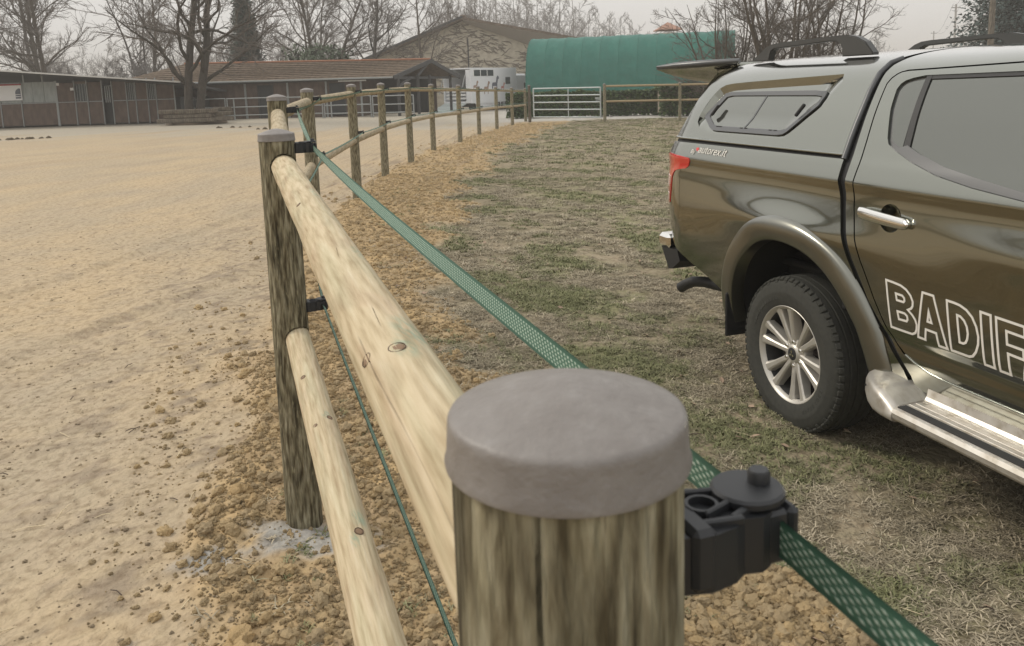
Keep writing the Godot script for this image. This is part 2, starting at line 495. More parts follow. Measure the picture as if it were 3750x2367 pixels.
func ground_height(x: float, z: float) -> float:
	if ctrl.is_empty():
		for p in POSTS: ctrl.append([p[0], p[2], p[1] - 1.395, 1.3 + 0.06 * absf(p[2])])
		for c in [[1.3, -3.76, 0, 0.8], [2.1, -4.0, 0, 1.0], [1.7, -0.9, 0, 0.8], [2.3, -1.0, 0, 1.0], [3.4, -1.5, 0, 1.2], [3.0, -4.5, 0, 1.2], [1.6, -5.5, 0.0, 1.2], [5.0, -3.0, 0, 2.0], [0.9, -2.9, 0.03, 0.5],
			[0.7, -2.0, 0.06, 0.5], [2.5, -9, 0.1, 2.5], [3, -14, 0.14, 3], [4, -20, 0.14, 4], [3.65, -31.3, 0.18, 3], [6.5, -31.3, 0.15, 3], [9, -30, 0.1, 4], [12, -20, 0.05, 6], [10, -8, 0.0, 4],
			[-1.1, -2.6, 0.15, 0.8], [-2.5, -3.0, 0.13, 1.5], [-3.2, -6, 0.18, 1.6], [-4.5, -10, 0.24, 2.5], [-8, -20, 0.33, 5], [-16, -28, 0.37, 6], [-21, -40, 0.38, 6], [-14, -40, 0.34, 6], [-7, -43, 0.26, 5], [-1.5, -42, 0.1, 4], [3, -40, 0.15, 3], [-3, -56, -0.2, 5], [3, -58, -0.15, 6], [8, -45, 0.1, 6], [20, -45, 0, 10], [-3, 3, 0.12, 3], [4, 6, 0.0, 4], [-10, -2, 0.15, 5], [-40, -20, 0.2, 14], [0, -100, -0.2, 30], [40, -60, -0.1, 20], [-60, -90, 0.2, 30], [30, 30, 0, 20], [-30, 30, 0.1, 20]]:
			ctrl.append(c)
	var s := 1e-9
	var h := 0.0
	for c in ctrl:
		var dx: float = (x - c[0]) / c[3]
		var dz: float = (z - c[1]) / c[3]
		var q := dx * dx + dz * dz
		if q < 24.0:
			var w := exp(-0.5 * q)
			s += w; h += w * c[2]
	return h / s

# shares of loose soil, grass, gravel; and the bare sand is what is left
func zones(x: float, z: float) -> Vector3:
	var d := x - fence_x(z)
	var n := nz.get_noise_2d(x * 0.8, z * 0.8)
	var n2 := nz.get_noise_2d(x * 0.25 + 40.0, z * 0.25)
	var wide := 0.95 + 0.035 * clampf(-z - 4.0, 0.0, 30.0) + n * 0.8 + n2 * 0.4
	var lft := -0.3 + n * 0.3
	if z < -4.5: lft = -0.12 + n * 0.25
	var soil := sstep(lft - 0.14, lft + 0.1, d) * (1.0 - sstep(wide - 0.25, wide + 0.25, d))
	if z > -2.9 and z < -1.2:
		# second heap of dug soil beside the nearest post
		soil = maxf(soil, 1.0 - sstep(0.65, 1.1, Vector2((x - 0.74) / 0.36, (z + 2.1) / 0.42).length() + 0.35 * n))
	var grass := sstep(wide - 0.4, wide + 0.35, d)
	grass *= 1.0 - soil
	var gravel := 0.0
	if z < -33.0:
		gravel = sstep(-34.2, -35.2, z + n2) * sstep(-3.0, 0.5, x)
		grass *= 1.0 - gravel; soil *= 1.0 - gravel
		if x < -2.0 + (z + 34.0) * 0.1: grass = 0.0
	return Vector3(soil, grass, gravel)

func ground_color(x: float, z: float, y: float) -> Color:
	var q := zones(x, z)
	var n := nz.get_noise_2d(x * 0.5, z * 0.5)
	var n2 := nz.get_noise_2d(x * 2.1 + 9.0, z * 2.1)
	var n3 := nz.get_noise_2d(x * 6.3, z * 6.3 + 7.0)
	var sand := Color(0.475, 0.37, 0.238).lerp(Color(0.41, 0.338, 0.24), clampf(0.5 + n * 0.9, 0, 1))
	sand = sand.lerp(Color(0.52, 0.415, 0.275), clampf(n2, 0, 1) * 0.6)
	sand = sand.lerp(Color(0.34, 0.28, 0.205), clampf(-n2 - 0.1, 0, 1) * 0.8)
	# trampled litter shows darker in blotches near the fence
	var d := x - fence_x(z)
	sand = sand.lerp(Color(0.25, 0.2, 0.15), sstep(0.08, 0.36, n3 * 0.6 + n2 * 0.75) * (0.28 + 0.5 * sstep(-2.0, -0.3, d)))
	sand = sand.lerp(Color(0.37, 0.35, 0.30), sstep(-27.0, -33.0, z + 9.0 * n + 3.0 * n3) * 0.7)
	var c := sand
	var soil := Color(0.47, 0.34, 0.18).lerp(Color(0.36, 0.27, 0.165), clampf(0.5 + n2, 0, 1))
	c = c.lerp(soil, q.x)
	var turf := Color(0.31, 0.258, 0.18).lerp(Color(0.2, 0.172, 0.112), clampf(0.5 + n2 * 1.3, 0, 1))  # dark soil patches; shadow under the thatch is put into this colour too
	turf = turf.lerp(Color(0.22, 0.225, 0.11), sstep(0.05, 0.4, n + 0.3 * n3) * 0.6)
	c = c.lerp(turf, q.y)
	c = c.lerp(Color(0.43, 0.41, 0.37), q.z)
	# spilt cement round the second post, and two dusty patches of it beside
	var cm := 0.0
	for s in [[-0.74, -2.62, 0.24, 0.15], [-1.02, -2.5, 0.13, 0.07], [-0.6, -2.55, 0.16, 0.1], [-1.12, -2.05, 0.1, 0.06], [-1.35, -1.72, 0.09, 0.05]]:
		var e := Vector2((x - s[0]) / s[2], (z - s[1]) / s[3]).length() + 0.5 * n3
		cm = maxf(cm, 1.0 - sstep(0.6, 1.0, e))
	c = c.lerp(Color(0.345, 0.345, 0.33), cm * 0.85)
	if cm > 0.3: c = c
	return c

func axis(lo: float, hi: float, step: float, far_lo: float, far_hi: float, grow: float) -> PackedFloat32Array:
	var a := []
	var x := lo; var s := step
	while x > far_lo:
		s *= grow; x -= s; a.push_front(x)
	x = lo
	while x < hi:
		a.append(x); x += step
	s = step
	while x < far_hi:
		a.append(x); s *= grow; x += s
	return PackedFloat32Array(a)

var gxs: PackedFloat32Array
var gzs: PackedFloat32Array
var gv: PackedVector3Array

# height read back from the finished ground mesh
func on_ground(x: float, z: float) -> float:
	var i := clampi(gxs.bsearch(x) - 1, 0, gxs.size() - 2)
	var j := clampi(gzs.bsearch(z) - 1, 0, gzs.size() - 2)
	var u := (x - gxs[i]) / (gxs[i + 1] - gxs[i]); var w := (z - gzs[j]) / (gzs[j + 1] - gzs[j])
	var k := j * gxs.size() + i
	return lerpf(lerpf(gv[k].y, gv[k + 1].y, u), lerpf(gv[k + gxs.size()].y, gv[k + gxs.size() + 1].y, u), w)

func surface_y(x: float, z: float) -> float:
	var y := ground_height(x, z)
	var dist := Vector2(x, z).length()
	if dist < 40.0:
		var q := zones(x, z)
		y += nz2.get_noise_2d(x * 3.0, z * 3.0) * 0.008 + nz.get_noise_2d(x * 9.0, z * 9.0) * 0.006
		if q.x > 0.01 and dist < 14.0:
			y += q.x * (0.02 + 0.035 * nz.get_noise_2d(x * 3.2 + 5.0, z * 3.2) - 0.02 * nzc.get_noise_2d(x * 14.0, z * 14.0))
		# wheel ruts across the yard
		var lane := (x + 2.83) * 0.977 + (z + 4.35) * 0.213 + nz2.get_noise_1d(z * 0.2) * 0.3
		for off in [0.0, 1.5]:
			var t: float = absf(lane + off)
			if t < 0.4 and q.x < 0.5: y += (-0.018 * (1.0 - sstep(0.06, 0.13, t)) + 0.012 * exp(-pow((t - 0.19) / 0.05, 2.0))) * (1.0 - q.y)
	return y

func make_ground():
	var xs := axis(-5.5, 4.5, 0.045, -900.0, 900.0, 1.1)
	var zs := axis(-8.0, 0.2, 0.045, -1200.0, 400.0, 1.075)
	var nx := xs.size(); var nzz := zs.size()
	var v := PackedVector3Array(); var nn := PackedVector3Array(); var c := PackedColorArray(); var idx := PackedInt32Array()
	v.resize(nx * nzz); nn.resize(nx * nzz); c.resize(nx * nzz)
	for j in nzz:
		for i in nx:
			var x := xs[i]; var z := zs[j]
			var y := surface_y(x, z)
			v[j * nx + i] = Vector3(x, y, z)
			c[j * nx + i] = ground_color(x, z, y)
	gxs = xs; gzs = zs; gv = v
	for j in nzz:
		for i in nx:
			var a := v[j * nx + maxi(i - 1, 0)]; var b := v[j * nx + mini(i + 1, nx - 1)]
			var e := v[maxi(j - 1, 0) * nx + i]; var f := v[mini(j + 1, nzz - 1) * nx + i]
			nn[j * nx + i] = (f - e).cross(b - a).normalized()
			if i < nx - 1 and j < nzz - 1:
				var k := j * nx + i
				idx.append(k); idx.append(k + 1); idx.append(k + nx)
				idx.append(k + 1); idx.append(k + nx + 1); idx.append(k + nx)
	var arr := []
	arr.resize(Mesh.ARRAY_MAX)
	arr[Mesh.ARRAY_VERTEX] = v; arr[Mesh.ARRAY_NORMAL] = nn; arr[Mesh.ARRAY_COLOR] = c; arr[Mesh.ARRAY_INDEX] = idx
	var m := ArrayMesh.new()
	m.add_surface_from_arrays(Mesh.PRIMITIVE_TRIANGLES, arr)
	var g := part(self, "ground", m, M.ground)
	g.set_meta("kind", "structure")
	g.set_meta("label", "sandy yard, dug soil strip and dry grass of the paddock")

func lump(sd: int, flat := 0.75, fine := false) -> ArrayMesh:
	# icosahedron split once, pushed about by noise, faceted like a broken clod
	var t := (1.0 + sqrt(5.0)) / 2.0
	var p := [Vector3(-1, t, 0), Vector3(1, t, 0), Vector3(-1, -t, 0), Vector3(1, -t, 0), Vector3(0, -1, t), Vector3(0, 1, t), Vector3(0, -1, -t), Vector3(0, 1, -t), Vector3(t, 0, -1), Vector3(t, 0, 1), Vector3(-t, 0, -1), Vector3(-t, 0, 1)]
	var f := [[0, 11, 5], [0, 5, 1], [0, 1, 7], [0, 7, 10], [0, 10, 11], [1, 5, 9], [5, 11, 4], [11, 10, 2], [10, 7, 6], [7, 1, 8], [3, 9, 4], [3, 4, 2], [3, 2, 6], [3, 6, 8], [3, 8, 9], [4, 9, 5], [2, 4, 11], [6, 2, 10], [8, 6, 7], [9, 8, 1]]
	var mb := MB.new()
	var push := func(q: Vector3) -> Vector3:
		q = q.normalized()
		var s := 1.0 + 0.45 * nz2.get_noise_3d(q.x * 0.9 + sd * 7.0, q.y * 0.9, q.z * 0.9) + 0.24 * nz2.get_noise_3d(q.x * 2.4, q.y * 2.4 + sd * 3.0, q.z * 2.4) + (0.14 * nz2.get_noise_3d(q.x * 6.0 + sd, q.y * 6.0, q.z * 6.0) if fine else 0.0)
		return Vector3(q.x * s, q.y * s * flat, q.z * s * (0.8 + 0.05 * (sd % 4)))
	for k in f:
		var a: Vector3 = p[k[0]].normalized(); var b: Vector3 = p[k[1]].normalized(); var d: Vector3 = p[k[2]].normalized()
		var ab := (a + b).normalized(); var bd := (b + d).normalized(); var da := (d + a).normalized()
		for q in [[a, ab, da], [ab, b, bd], [da, bd, d], [ab, bd, da]]:
			var small := [q]
			if fine:
				var m0: Vector3 = (q[0] + q[1]).normalized(); var m1: Vector3 = (q[1] + q[2]).normalized(); var m2: Vector3 = (q[2] + q[0]).normalized()
				small = [[q[0], m0, m2], [m0, q[1], m1], [m2, m1, q[2]], [m0, m1, m2]]
			for e in small:
				var w := [push.call(e[0]), push.call(e[1]), push.call(e[2])]
				if fine:
					var g: Vector3 = (w[1] - w[0]).cross(w[2] - w[0]).normalized()
					if g.dot(w[0] + w[1] + w[2]) < 0.0: g = -g
					mb.tri(mb.vert(w[0], (g + w[0].normalized() * 0.4).normalized()), mb.vert(w[1], (g + w[1].normalized() * 0.4).normalized()), mb.vert(w[2], (g + w[2].normalized() * 0.4).normalized()))
				else: mb.face(w, (w[0] + w[1] + w[2]))
	return mb.done()

func tuft(sd: int, blades: int, tall: float, lie: float) -> ArrayMesh:
	var r := RandomNumberGenerator.new()
	r.seed = sd
	var mb := MB.new()
	for k in blades:
		var a := r.randf() * TAU
		var out := Vector3(cos(a), 0, sin(a))
		var side := Vector3(-out.z, 0, out.x)
		var l := tall * r.randf_range(0.5, 1.2)
		var w := r.randf_range(0.0016, 0.0032)
		var o := Vector3(r.randf_range(-1, 1), 0, r.randf_range(-1, 1)) * 0.022
		var le := clampf(lie + r.randf_range(-0.3, 0.3), 0.05, 1.5)
		var b := o + (out * sin(le) + Vector3.UP * cos(le)) * l * 0.55
		var t := b + (out * sin(le + 0.5) + Vector3.UP * cos(le + 0.5)) * l * 0.45
		t.y = maxf(t.y, 0.001)
		mb.col = Color(1, 1, 1) * r.randf_range(0.7, 1.1)
		var nn := (Vector3.UP * 0.8 + side * r.randf_range(-0.6, 0.6)).normalized()
		var i0 := mb.vert(o - side * w, nn); var i1 := mb.vert(o + side * w, nn)
		var i2 := mb.vert(b - side * w * 0.8, nn); var i3 := mb.vert(b + side * w * 0.8, nn)
		var i4 := mb.vert(t, nn)
		mb.quadi(i0, i1, i3, i2); mb.tri(i2, i3, i4)
	return mb.done()

func in_wheel(x: float, z: float) -> bool:
	return false

func make_ground_cover():
	var r := RandomNumberGenerator.new()
	r.seed = 77
	# --- loose clods along the fence
	var lumps := []
	for i in 5: lumps.append(lump(i + 1, 0.75, true))
	var big := []
	for i in 4: big.append(lump(i + 11, 0.7, true))
	var xf := [[], [], [], [], []]; var cl := [[], [], [], [], []]
	var tries := [[62000, -1.0, -5.0, 1.5], [15000, -1.6, -2.7, 1.75], [36000, -5.0, -13.0, 2.2], [18000, -13.0, -32.0, 3.2]]
	for b in tries.size():
		for i in tries[b][0]:
			var z: float = lerpf(tries[b][1], tries[b][2], r.randf())
			var d: float = r.randf_range(-0.75 if b != 1 else 0.85, tries[b][3])
			var x := fence_x(z) + d
			var q := zones(x, z)
			if Vector2((x + 0.74) / 0.26, (z + 2.6) / 0.16).length() < 0.9 and r.randf() < 0.85: continue
			if r.randf() > pow(q.x, 1.4) * 0.95 + 0.05 * (1.0 - q.x) * float(d < 0.0): continue
			var s: float = 0.0026 / pow(r.randf_range(0.014, 1.0), 0.57)
			if b == 1: s *= 1.25
			if b == 2: s *= 1.35
			if b == 3: s *= 2.0
			s = minf(s, 0.026)
			var k := r.randi() % 5
			var y := on_ground(x, z)
			xf[k].append(Transform3D(Basis.from_euler(Vector3(r.randf_range(-0.4, 0.4), r.randf() * TAU, r.randf_range(-0.4, 0.4))).scaled_local(Vector3.ONE * s), Vector3(x, y + s * 0.25, z)))
			cl[k].append(Color(0.56, 0.415, 0.23).lerp(Color(0.42, 0.33, 0.21), r.randf()).lerp(Color(0.66, 0.52, 0.32), r.randf() * 0.35))
	var so := thing("loose_soil", "ochre clods of dug soil strewn along the round-pole fence", "soil")
	for k in 5:
		many(so, "clod", lumps[k], M.clod, xf[k], cl[k]).set_meta("kind", "stuff")
	so.set_meta("kind", "stuff")
	# --- bigger clods that can be told apart
	for s in [[-1.05, -2.9, 0.04], [-0.98, -2.82, 0.03], [-1.15, -4.9, 0.04], [-1.0, -4.6, 0.035], [-0.8, -2.1, 0.045], [-0.74, -2.0, 0.05], [-0.69, -1.92, 0.045], [-0.62, -1.86, 0.05], [-0.52, -1.8, 0.04], [-0.42, -1.85, 0.035], [0.62, -1.95, 0.026], [0.72, -2.1, 0.024], [0.55, -2.2, 0.024], [0.82, -1.95, 0.026], [0.88, -2.2, 0.022]]:
		var y := on_ground(s[0], s[1])
		var o := part(self, "soil_clod", big[r.randi() % 4], M.clod_big if M.has("clod_big") else big_clod_material(), Transform3D(Basis(Vector3.UP, r.randf() * TAU).scaled(Vector3.ONE * s[2]), Vector3(s[0], y + s[2] * 0.2, s[1])))
		tag(o, "large ochre soil clod lying in the dug strip by the fence", "soil clod", "large clods by the fence")
	# --- sand crumbs and stones over the yard
	var cx := []; var cc := []
	for i in 17000:
		var z: float = -1.2 - 9.0 * pow(r.randf(), 1.7)
		var x := fence_x(z) - 0.15 - r.randf() * (1.6 + -z * 0.75)
		var s: float = 0.0016 / pow(r.randf_range(0.03, 1.0), 0.55)
		if nz.get_noise_2d(x * 1.7, z * 1.7) < -0.12 and r.randf() < 0.8: continue
		cx.append(Transform3D(Basis(Vector3.UP, r.randf() * TAU).scaled(Vector3(s, s * 0.7, s)), Vector3(x, on_ground(x, z) + s * 0.2, z)))
		cc.append(Color(0.52, 0.42, 0.29).lerp(Color(0.3, 0.24, 0.17), pow(r.randf(), 2.0)))
	var cr := many(self, "sand_crumbs", lumps[1], M.clod, cx, cc)
	tag(cr, "crumbs and small stones scattered over the sandy yard", "sand"); cr.set_meta("kind", "stuff")
	# --- turf
	var kinds := [tuft(1, 18, 0.04, 1.25), tuft(2, 16, 0.055, 1.2), tuft(3, 18, 0.03, 1.35), tuft(4, 18, 0.034, 0.8)]
	var gx := [[], [], [], []]; var gc := [[], [], [], []]
	for b in [[90000, -0.9, -6.5, -1.0, 4.6, 0.85], [60000, -6.5, -14.0, -1.6, 7.0, 1.15], [40000, -14.0, -34.0, -1.6, 13.0, 1.8]]:
		for i in b[0]:
			var z: float = lerpf(b[1], b[2], r.randf())
			var x: float = lerpf(b[3], b[4], r.randf())
			var q := zones(x, z)
			var n := nz.get_noise_2d(x * 1.6 + 3.0, z * 1.6)
			if r.randf() > q.y * (0.7 + 1.3 * n) + 0.03 * q.x: continue
			var green := sstep(-0.1, 0.4, nz.get_noise_2d(x * 0.9 + 31.0, z * 0.9) + r.randf_range(-0.25, 0.25))
			var k := 3 if green > 0.6 and r.randf() < 0.7 else r.randi() % 3
			var s: float = b[5] * r.randf_range(0.6, 1.3)
			gx[k].append(Transform3D(Basis(Vector3.UP, r.randf() * TAU).scaled(Vector3.ONE * s), Vector3(x, on_ground(x, z) - 0.002, z)))
			var dry := Color(0.55, 0.475, 0.35).lerp(Color(0.2, 0.17, 0.115), r.randf())
			gc[k].append(dry.lerp(Color(0.155, 0.18, 0.075).lerp(Color(0.27, 0.285, 0.13), r.randf()), green * 0.8))
	var tu := thing("grass", "short dry winter grass with green patches round the pickup", "grass")
	tu.set_meta("kind", "stuff")
	for k in 4:
		many(tu, "grass_tuft", kinds[k], M.grass, gx[k], gc[k]).set_meta("kind", "stuff")
	# --- straw, twigs and dead leaves
	var st := []; var tw := []; var le := []
	for i in 420:
		var left := r.randf() < 0.5
		var z: float = -1.3 - 7.0 * pow(r.randf(), 1.5)
		var x := fence_x(z) - 0.2 - r.randf() * 2.6 if left else fence_x(z) + 0.6 + r.randf() * 3.0
		var y := on_ground(x, z)
		var ba := Basis.from_euler(Vector3(0, r.randf() * TAU, r.randf_range(-0.12, 0.12)))
		if i % 3: st.append(Transform3D(ba.scaled_local(Vector3(r.randf_range(0.4, 1.3), 1, 1)), Vector3(x, y + 0.006, z)))
		else: tw.append(Transform3D(ba.scaled_local(Vector3(r.randf_range(0.3, 0.9), 1.3, 1.3)), Vector3(x, y + 0.006, z)))
		if not left and i % 2: le.append(Transform3D(Basis.from_euler(Vector3(r.randf_range(-0.4, 0.4), r.randf() * TAU, r.randf_range(-0.4, 0.4))).scaled_local(Vector3.ONE * r.randf_range(0.4, 0.95)), Vector3(x, y + 0.015, z)))
	var sb := MB.new()
	sb.tube([Vector3(-0.045, 0, 0), Vector3(0, 0.004, 0.002), Vector3(0.045, 0, 0)], [0.0016, 0.0016, 0.0012], 5)
	var sm := sb.done()
	var o1 := many(self, "straw", sm, M.straw, st); tag(o1, "loose straw stalks lying on the ground", "straw"); o1.set_meta("kind", "stuff")
	var o2 := many(self, "twig_litter", sm, M.twig, tw); tag(o2, "short dark twigs littering the ground", "twigs"); o2.set_meta("kind", "stuff")
	var lb := MB.new()
	for s in [-1.0, 1.0]:
		lb.face([Vector3(-0.03, 0, 0), Vector3(-0.008, 0.005 , s * 0.016), Vector3(0.016, 0.007, s * 0.013), Vector3(0.035, 0.002, 0)], Vector3.UP)
	var o3 := many(self, "fallen_leaves", lb.done(), M.dead_leaf, le); tag(o3, "curled brown fallen leaves in the dry grass", "leaves"); o3.set_meta("kind", "stuff")

func big_clod_material() -> Material:
	var m: StandardMaterial3D = M.clod.duplicate()
	m.resource_name = "clod_big"
	m.albedo_color = lin(0.5, 0.365, 0.2)
	m.uv1_scale = Vector3.ONE * 0.8
	M["clod_big"] = m
	return m
# ---------------------------------------------------------------- round-pole fence
# a pole from a to b; cracks: [angle in degrees, from, to, depth, half width, sway]; angle 0 = d x up, 90 = up (upright poles: 0 = +x, 90 = +z)
func pole(a: Vector3, b: Vector3, ra: float, rb: float, sides := 16, steps := 6, cracks := [], sd := 0, tint = null, rough := 0.012, sockets := []) -> ArrayMesh:
	var mb := MB.new()
	var d := (b - a).normalized()
	var len := (b - a).length()
	var u: Vector3; var w: Vector3
	if absf(d.y) > 0.8:
		u = Vector3(1, 0, 0); w = Vector3(0, 0, 1)
	else:
		u = d.cross(Vector3.UP).normalized(); w = u.cross(d).normalized()
	var ang := []   # [angle, crack index or -1, place]
	for j in sides: ang.append([TAU * j / sides, -1, 0])
	for k in cracks.size():
		var c: Array = cracks[k]
		var ca := deg_to_rad(c[0])
		var hw: float = c[4] / ra
		for p in [-1, 0, 1]: ang.append([fposmod(ca + p * hw, TAU), k, p])
	ang.sort_custom(func(p, q): return p[0] < q[0])
	ang.append([ang[0][0] + TAU, ang[0][1], ang[0][2]])
	var rows := []
	for i in steps + 1:
		var t := float(i) / steps
		var s := t * len
		var row := []
		for q in ang:
			var an: float = q[0]
			var rr := lerpf(ra, rb, t)
			rr *= 1.0 + rough * nz2.get_noise_3d(cos(an) * 0.7 + sd * 5.0, sin(an) * 0.7, s * 1.6) + rough * 0.5 * nz2.get_noise_3d(cos(an) * 2.0, sin(an) * 2.0 + sd, s * 5.0)
			if q[1] >= 0:
				var c: Array = cracks[q[1]]
				an += c[5] * nz2.get_noise_1d(s * 2.2 + q[1] * 9.0)
				var on := sstep(c[1], c[1] + 0.06, s) * (1.0 - sstep(c[2] - 0.06, c[2], s))
				if q[2] == 0: rr -= c[3] * on * (0.75 + 0.25 * nz2.get_noise_1d(s * 12.0))
			var o := u * cos(an) + w * sin(an)
			for k in sockets:
				# bored hole: wall pushed in where the rail enters
				var rel: Vector3 = a + d * s + o * rr - k[0]
				if rel.dot(k[1]) > 0.0 and (rel - k[1] * rel.dot(k[1])).length() < k[2]: rr *= 0.55
			mb.col = tint.call(s, rad_to_deg(an)) if tint else Color.WHITE
			row.append(mb.vert(a + d * s + o * rr, o, Vector2(an / TAU, s + sd * 0.37)))
		rows.append(row)
		if i:
			for j in ang.size() - 1: mb.quadi(rows[i - 1][j], rows[i - 1][j + 1], row[j + 1], row[j])
	for e in [0, steps]:
		var nn := -d if e == 0 else d
		mb.col = Color.WHITE
		var m := mb.vert(a if e == 0 else b, nn, Vector2(0.5, 0.1))
		var k := []
		for q in rows[e]: k.append(mb.vert(mb.v[q], nn, Vector2(mb.uv[q].x, 0.02)))
		for j in k.size() - 1: mb.tri(m, k[j], k[j + 1])
	return mb.done()

func cap_mesh(sides := 24) -> ArrayMesh:
	# tip at y = 0, slipped over a pole of 0.0575 m radius
	var mb := MB.new()
	mb.lathe([Vector2(0.0, 0.0), Vector2(0.008, -0.0004), Vector2(0.022, -0.0034), Vector2(0.036, -0.0079), Vector2(0.048, -0.0122), Vector2(0.0555, -0.0149), Vector2(0.0575, -0.0161), Vector2(0.0584, -0.018), Vector2(0.0586, -0.0205), Vector2(0.0595, -0.035), Vector2(0.0606, -0.038), Vector2(0.0602, -0.0402), Vector2(0.0574, -0.0402)], sides)
	return mb.done()

func insulator_mesh() -> ArrayMesh:
	# x away from the post, y up, z along the fence; the tape runs at x = 0.055
	var mb := MB.new()
	var flat := Transform3D(Basis(Vector3(1, 0, 0), Vector3(0, 0, 1), Vector3(0, -1, 0)), Vector3.ZERO)
	mb.extrude(PackedVector2Array([Vector2(-0.008, -0.02), Vector2(0.006, -0.024), Vector2(0.022, -0.022), Vector2(0.03, -0.017), Vector2(0.04, -0.018), Vector2(0.05, -0.014), Vector2(0.05, 0.016), Vector2(0.042, 0.02), Vector2(0.032, 0.018), Vector2(0.024, 0.023), Vector2(0.008, 0.026), Vector2(-0.008, 0.022)]), 0.031, flat.translated(Vector3(0, -0.0015, 0)))
	mb.box(Vector3(0.004, 0.001, 0.002), Vector3(0.014, 0.034, 0.05), 0.003)
	mb.bar(Vector3(0.0, 0.0155, 0.016), Vector3(0.03, 0.0155, 0.02), 0.004, 0.005, 0.001)
	mb.bar(Vector3(0.024, 0.0155, 0.018), Vector3(0.05, 0.0155, 0.006), 0.004, 0.005, 0.001)
	# jaws that hold the tape
	for s in [-1.0, 1.0]:
		mb.box(Vector3(0.0535, -0.002, s * 0.013), Vector3(0.014, 0.03, 0.008), 0.002)
	mb.box(Vector3(0.0635, -0.002, 0.0), Vector3(0.008, 0.032, 0.036), 0.003)
	# round plate, bolt and ribs on top
	mb.lathe([Vector2(0, 0.0205), Vector2(0.0185, 0.0205), Vector2(0.02, 0.019), Vector2(0.02, 0.016)], 20, Transform3D(Basis.IDENTITY, Vector3(0.047, 0.0, -0.002)))
	mb.lathe([Vector2(0, 0.028), Vector2(0.0052, 0.028), Vector2(0.0062, 0.0265), Vector2(0.0062, 0.02)], 8, Transform3D(Basis.IDENTITY, Vector3(0.055, 0.0, -0.003)))
	mb.bar(Vector3(0.012, 0.0165, 0.012), Vector3(0.034, 0.0165, 0.004), 0.003, 0.006, 0.001)
	mb.bar(Vector3(0.012, 0.0165, -0.012), Vector3(0.034, 0.0165, -0.008), 0.003, 0.006, 0.001)
	mb.lathe([Vector2(0.0072, 0.014), Vector2(0.0072, 0.0185), Vector2(0.0092, 0.0185), Vector2(0.0092, 0.014)], 14, Transform3D(Basis.IDENTITY, Vector3(0.016, 0.0, 0.002)))
	return mb.done()

func tape_run(ps: Array, wide: float, lean: Array, twist: Array, start := 0.0) -> ArrayMesh:
	# woven band through the points; lean = direction of its width at each point
	var mb := MB.new()
	var along := start
	var prev := []
	var path := []
	for i in ps.size() - 1:
		var n := 14
		for k in n:
			var t := float(k) / n
			var p: Vector3 = ps[i].lerp(ps[i + 1], t)
			p.y -= 0.012 * sin(PI * t)
			path.append([p, (lean[i].lerp(lean[i + 1], t) + twist[i] * sin(PI * t)).normalized()])
	path.append([ps[-1], lean[-1].normalized()])
	for i in path.size():
		var p: Vector3 = path[i][0]; var w: Vector3 = path[i][1]
		if i: along += (p - path[i - 1][0]).length()
		var d: Vector3 = (path[mini(i + 1, path.size() - 1)][0] - path[maxi(i - 1, 0)][0]).normalized()
		var nn := d.cross(w).normalized()
		var row := []
		for s in [1.0, -1.0]:
			row.append(mb.vert(p + w * wide * 0.5 + nn * 0.0006 * s, nn * s, Vector2(0, along / 0.13)))
			row.append(mb.vert(p - w * wide * 0.5 + nn * 0.0006 * s, nn * s, Vector2(1, along / 0.13)))
		if i:
			mb.quadi(prev[0], prev[1], row[1], row[0])
			mb.quadi(prev[2], prev[3], row[3], row[2])
		prev = row
	return mb.done()

